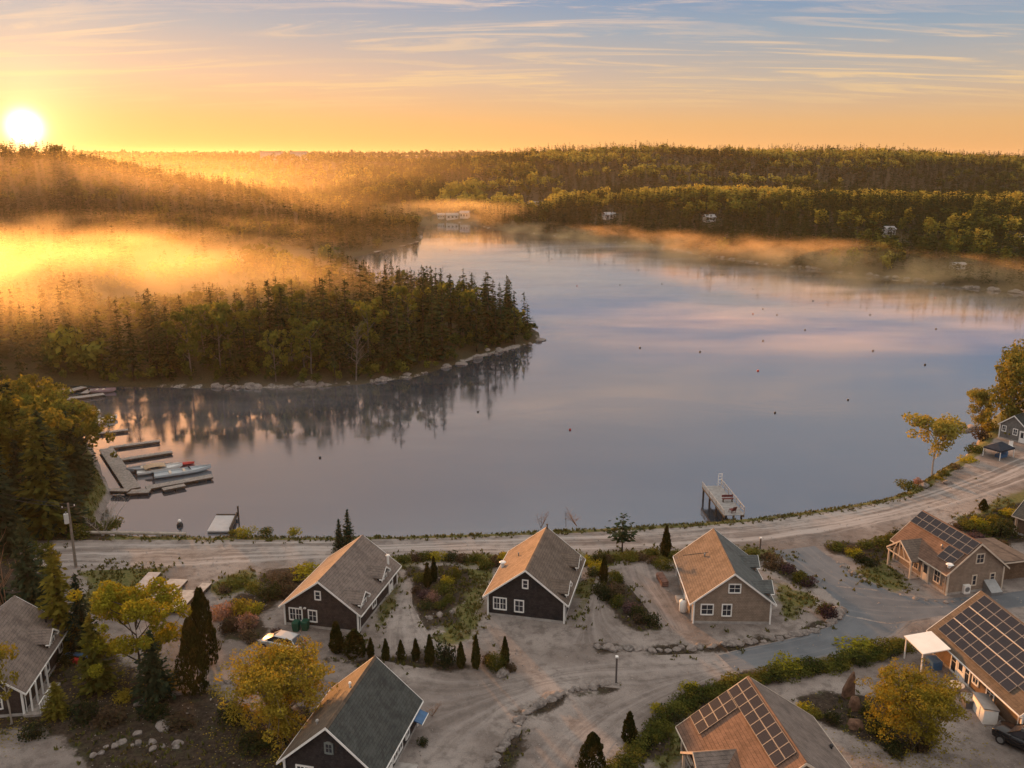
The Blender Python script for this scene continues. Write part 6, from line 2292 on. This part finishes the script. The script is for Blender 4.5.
    # garden behind the porch cottage
    for a, b, t, w, k_, lb in [(966, 528, 516, 22, 'olive', 'green shrub behind the solar ridge of the porch cottage'), (978, 526, 512, 22, 'yellow', 'yellow green shrub in the garden behind the porch cottage'), (992, 522, 508, 22, 'olive', 'green shrub near the dark slate roof'), (988, 534, 520, 22, 'olive', 'olive shrub in the middle of the back garden'), (1002, 536, 512, 26, 'dark', 'tall dark bush before the dark slate roof'),
                            (972, 540, 530, 22, 'mauve', 'reddish mauve shrub behind the solar ridge'), (958, 530, 521, 18, 'brown', 'reddish shrub at the far end of the solar ridge'), (990, 546, 537, 18, 'brown', 'reddish shrub close to the lower wing'), (1010, 516, 506, 20, 'yellow', 'yellow shrub beside the road above the slate roof'), (1006, 548, 538, 16, 'brown', 'brown shrub at the lower wing roof')]:
        put('shrub_' + k_, random.randrange(2), 'shrub', a, b, t, w, lb)
    put('column', 1, 'arborvitae', 983, 510, 499, 8, 'small dark bush alone at the road edge', T)
    # juniper hedge: long low bushes that grow into each other
    hed = [(612, 772), (622, 763), (631, 753), (640, 744), (648, 735), (657, 726), (665, 717), (674, 709), (683, 702), (694, 697), (706, 692), (718, 688), (731, 684), (744, 681), (757, 678), (770, 676), (783, 673), (796, 670), (809, 668), (822, 666), (835, 663), (848, 660), (860, 657), (872, 653), (884, 649), (896, 645)]
    for i, (a, b) in enumerate(hed):
        put('shrub_olive', i % 3, 'juniper_bush', a, b + 2, b - 14 + (i % 3) * 2, 27, 'green juniper bush in the long curving hedge', 'shrub', 'junipers of the long curving hedge')
        put('shrub_' + ('olive' if i % 3 else 'dark'), (i + 1) % 3, 'juniper_bush', a + 7, b + 4, b - 8, 24, 'green juniper bush in the long curving hedge', 'shrub', 'junipers of the long curving hedge')
    for a, b, t, w, lb in [(786, 668, 652, 36, 'broad yellow bush behind the hedge beside the paved lane'), (860, 650, 638, 46, 'broadest yellow bush at the right end of the hedge'), (690, 690, 678, 22, 'small yellow bush behind the middle of the hedge'), (657, 712, 700, 18, 'yellow bush behind the lower hedge')]:
        put('shrub_yellow', random.randrange(2), 'shrub', a, b, t, w, lb)
    put('fat_column', 0, 'round_conifer', 592, 778, 733, 40, 'plump green conifer at the bottom edge beside the hedge', T)
    put('column', 1, 'arborvitae', 629, 742, 712, 13, 'small brownish conifer before the lower hedge', T)
    # bed of the big yellow tree
    put('golden_tree', 0, 'golden_tree', 912, 744, 682, 80, 'golden tree in the dark bed beside the solar cottage', T)
    for a, b, t, w, k_, lb in [(803, 712, 698, 24, 'yellow', 'yellow bush left of the standing stone'), (815, 718, 706, 18, 'olive', 'green bush below the standing stone'), (836, 722, 708, 20, 'dark', 'dark bush at the front of the stone bed'), (872, 716, 702, 20, 'dark', 'dark bush left of the golden tree in the bed'), (880, 732, 716, 26, 'dark', 'dark bush under the golden tree'), (884, 700, 676, 22, 'orange', 'golden bush behind the standing stone bed'), (925, 748, 732, 28, 'brown', 'brown bush right of the golden tree trunk'), (690, 748, 734, 20, 'brown', 'low reddish bush beside the solar roof porch'), (897, 752, 738, 26, 'dark', 'dark bush at the lowest rim of the tree bed')]:
        put('shrub_' + k_, random.randrange(2), 'shrub', a, b, t, w, lb)
    # right shore
    put('lake_birch', 0, 'birch_tree', 932, 476, 419, 40, 'slender pale birch leaning over the water', T, z=1.6)
    put('edge_tree', 0, 'golden_tree', 1001, 434, 352, 52, 'big golden tree behind the grey lake house', T, z=1.8)
    put('edge_tree', 0, 'golden_tree', 1036, 430, 340, 50, 'taller golden tree at the right edge behind the lake house', T, z=1.8)
    put('edge_tree', 0, 'golden_tree', 984, 430, 392, 26, 'lower golden tree at the water before the big one', T, z=1.2)
    for a, b, t, w, k_, lb in [(906, 489, 477, 24, 'olive', 'green shrub on the bank left of the birch'), (918, 486, 474, 14, 'pink', 'pale shrub on the bank between the green shrub and the birch'), (938, 482, 473, 20, 'orange', 'rusty shrub at the foot of the birch'), (946, 478, 466, 14, 'olive', 'small green shrub right of the birch'), (967, 464, 452, 20, 'yellow', 'yellow shrub on the bank below the tent canopy'), (974, 454, 441, 22, 'olive', 'green shrub on the bank beside the tent canopy'), (982, 440, 420, 20, 'brown', 'reddish shrub against the grey lake house wall'), (957, 472, 462, 14, 'brown', 'reddish shrub near the rowing boat'), (988, 432, 410, 20, 'orange', 'rusty shrub left of the grey lake house')]:
        put('shrub_' + k_, random.randrange(2), 'shrub', a, b, t, w, lb, z=1.5)


def stones():
    rng = np.random.default_rng(31)

    def row(pts, n, s0, s1, label, group, jit=1.2):
        P = np.array(pts, float)
        t = np.linspace(0, len(P) - 1, n)
        for q in t:
            a = np.interp(q, range(len(P)), P[:, 0]) + rng.normal() * jit
            b = np.interp(q, range(len(P)), P[:, 1]) + rng.normal() * jit * .5
            g = at(a, b)
            boulder(g.x, g.y, G, s0 + (s1 - s0) * rng.random() ** 1.6, label, group)
    row([(598, 647), (622, 649), (660, 651), (700, 648), (740, 644), (780, 638), (810, 632), (826, 626), (838, 618), (843, 610)], 46, .28, .62, 'rough boulder in the row edging the yard of the tan cottage', 'boulders edging the tan cottage yard')
    row([(493, 768), (500, 752), (510, 736), (521, 722), (535, 708), (552, 697), (572, 690), (592, 685), (606, 683)], 30, .28, .70, 'grey boulder in the curved row between the two gravel lanes', 'boulders between the gravel lanes', 1.8)
    row([(135, 705), (146, 700), (160, 696), (175, 694), (192, 692), (210, 687), (226, 682)], 15, .25, .5, 'pale stone in the edging below the arborvitae', 'stones edging the shaded garden')
    row([(92, 757), (104, 748), (128, 742), (150, 748), (180, 746)], 9, .22, .4, 'small stone in the shaded garden slope', 'small stones of the shaded garden', 4)
    for a, b, s, lb in [(122, 742, .5, 'largest pale boulder in the shaded garden'), (137, 734, .42, 'round boulder right of the largest pale one'), (152, 742, .45, 'white stone right of the round boulder'), (178, 744, .5, 'grey stone at the right end of the shaded garden stones'), (164, 726, .7, 'wide dark boulder sunk in the garden slope'),
                        (836, 613, .8, 'broad flat stone in the rounded lane corner'), (618, 684, .35, 'small stone ring stone at the slim post'), (948, 484, .75, 'pale pink boulder beside the birch'), (924, 487, .9, 'tan boulder left of the birch foot'), (440, 615, .5, 'stone at the front of the cottage bed'), (452, 612, .4, 'small stone at the right front of the cottage bed'), (430, 618, .45, 'stone at the lowest point of the cottage bed'), (503, 674, .7, 'brown boulder at the end of the arborvitae row'), (344, 660, .4, 'pale stone at the start of the arborvitae row')]:
        g = at(a, b)
        boulder(g.x, g.y, G - .05, s, lb)
    row([(838, 562), (848, 570), (858, 576), (866, 580)], 10, .25, .5, 'orange tinted stone edging the corner garden', 'stones edging the corner garden')
    row([(905, 596), (925, 601), (945, 603), (962, 601)], 7, .2, .4, 'small kerb stone in front of the porch cottage', 'kerb stones of the porch cottage')
    row([(880, 702), (905, 696), (932, 690)], 5, .2, .3, 'small stone at the back of the golden tree bed', 'stones behind the golden tree bed')
    # the standing stone and its smaller neighbours
    g = at(848, 696)
    o = MB().loft([[(-.55, -.3, -.2), (.5, -.32, -.2), (.55, .3, -.2), (-.5, .28, -.2)], [(-.58, -.24, .7), (.5, -.22, .8), (.52, .24, .8), (-.5, .22, .7)], [(-.2, -.16, 1.6), (.48, -.16, 1.75), (.46, .14, 1.75), (-.15, .14, 1.55)], [(.15, -.08, 2.1), (.36, -.1, 2.3), (.36, .1, 2.3), (.18, .08, 2.1)]]).build('standing_stone', RUST, bevel=.05)
    o.location = (g.x, g.y, G)
    o.rotation_euler = (0, 0, .3)
    tag(o, 'tall rusty brown standing stone with a pointed top', 'stone')
    for a, b, s, lb in [(854, 708, (.5, .5, 1.2), 'rusty stump shaped stone in front of the standing stone'), (855, 726, (.7, .6, .7), 'brown round stone at the front rim of the stone bed')]:
        g = at(a, b)
        o = link('standing_stone', PLANTS['rock', 2].copy())
        o.data.materials[0] = RUST
        o.location = (g.x, g.y, G - .1)
        o.scale = s
        tag(o, lb, 'stone')
    # far shore stones
    for i in range(60):
        a = 640 + 384 * rng.random()
        b = np.interp(a, [600, 640, 700, 760, 800, 850, 900, 950, 985, 1024], [241, 244, 255, 264, 268, 274, 279, 286, 290, 294]) - .9
        q = at(a, b, .2)
        boulder(q.x, q.y, .2, .6 + 1.2 * rng.random() ** 2, 'pale stone on the far misty shore', 'stones along the far shore', 'stone', 'shore_stone')


def far_houses():
    wallw = plain('far white walls', (.52, .50, .49), .7, .05, .3)
    roofs = plain('far grey roof', (.30, .29, .29), .8, .1, .3)
    spec = [(609, 219, 10, 8, 3.4, .4, 'white house with a pale roof in the far shore forest', 'house', 10), (709, 222, 8, 8, 3.0, .2, 'grey house half hidden in the far forest right of the white one', 'house', 8), (888, 238, 6, 7, 4.6, .1, 'tall pale house among the trees of the right far shore', 'house', 7),
            (957, 269, 7, 4, 2.2, .1, 'small white boathouse at the water of the right far shore', 'boathouse', 6), (1021, 244, 6, 6, 3, .2, 'pale cabin at the right edge of the far forest', 'cabin', 6),
            (452, 219, 12, 8, 3.5, .2, 'longest pale building at the far end of the lake', 'building', 12), (465, 218, 9, 8, 4.5, -.2, 'pale building beside the longest one at the end of the lake', 'building', 9), (441, 219, 7, 7, 3.0, .1, 'small pale building left of the longest one at the end of the lake', 'building', 8),
            (535, 207, 14, 8, 3.2, .1, 'dim grey house in the forest above the lake end', 'house', 12)]
    out = []
    for a, b, W, L, h, rz, lb, cat, clr in spec:
        x, y, z = gpt(a, b)
        W, L, h = W * .72, L * .72, h * .8
        out.append((x, y - 10, clr))
        out.append((x, y, clr))
        root = empty('far_house' if cat != 'boathouse' else 'boathouse', (x, y, z), rz, lb, cat)
        MB().box((0, 0, h / 2 - .8), (W, L, h + 1.6)).build('wall', wallw, root)
        r = MB()
        rh = W * .28
        for sg in (-1, 1):
            r.extrude([(-W / 2 - .5, 0, h + L * .28), (-W / 2 - .5, sg * (L / 2 + .5), h + .02), (-W / 2 - .5, sg * (L / 2 + .5), h - .2), (-W / 2 - .5, 0, h + L * .28 - .25)], (W + 1, 0, 0))
        r.build('roof', roofs, root)
        for i in range(3):
            u = -W / 2 + W * (i + .5) / 3
            f = MB().box((u, -L / 2 - .03, h * .55), (W * .16, .06, h * .4)).build('window', GLASS, root)
    # long white building and a mast on the left skyline ridge
    x, y, z = gpt(272, 160)
    for q, (dx, W, lb) in enumerate([(0, 34, 'long white building on the far left ridge'), (44, 24, 'shorter pale building on the far left ridge')]):
        zz = float(ground_z(np.array([x + dx]), np.array([y]))[0])
        root = empty('far_building', (x + dx, y, zz), 0, lb, 'building')
        MB().box((0, 0, 6), (W, 14, 14)).build('wall', wallw, root)
        MB().box((0, 0, 13.4), (W + 2, 16, .8)).build('roof', roofs, root)
        out.append((x + dx, y - 20, 26)); out.append((x + dx, y, 26))
    x, y, z = gpt(352, 158)
    root = empty('water_tower', (x, y, z), 0, 'small dark tower standing above the left skyline', 'tower')
    h = height_to(x, y, z, 149.5)
    MB().tube([(0, 0, -1), (0, 0, h - 4)], [2., 1.4], 8).build('shaft', BLACKM, root)
    MB().tube([(0, 0, h - 4), (0, 0, h - 2), (0, 0, h)], [2.2, 4., 2.5], 10).build('tank', BLACKM, root)
    return out


# ------------------------------------------------------------------ build everything
world()
build_ground()
water_obj()
plant_meshes()
rock_meshes()
CLEAR += far_houses()
nfar = far_woods()
npen = peninsula()
left_wood()
build_houses()
build_objects()
build_roads()
ground_cover()
garden()
stones()
haze()
mists()
print('far trees', nfar, 'peninsula', npen, 'objects', len(SC.objects))

SC.render.engine = 'CYCLES'
SC.cycles.use_denoising = True
SC.cycles.denoising_prefilter = 'ACCURATE'
SC.cycles.denoiser = 'OPENIMAGEDENOISE'
SC.cycles.max_bounces = 6
SC.cycles.diffuse_bounces = 2
SC.cycles.glossy_bounces = 3
SC.cycles.transmission_bounces = 2
SC.cycles.transparent_max_bounces = 4
SC.cycles.volume_bounces = 1
SC.cycles.volume_max_steps = 256
SC.cycles.volume_step_rate = 1.0
SC.cycles.sample_clamp_indirect = 6
SC.view_settings.view_transform = 'Standard'
SC.view_settings.look = 'None'
SC.view_settings.exposure = 1.2
SC.view_settings.gamma = 1
SC.view_settings.use_curve_mapping = False
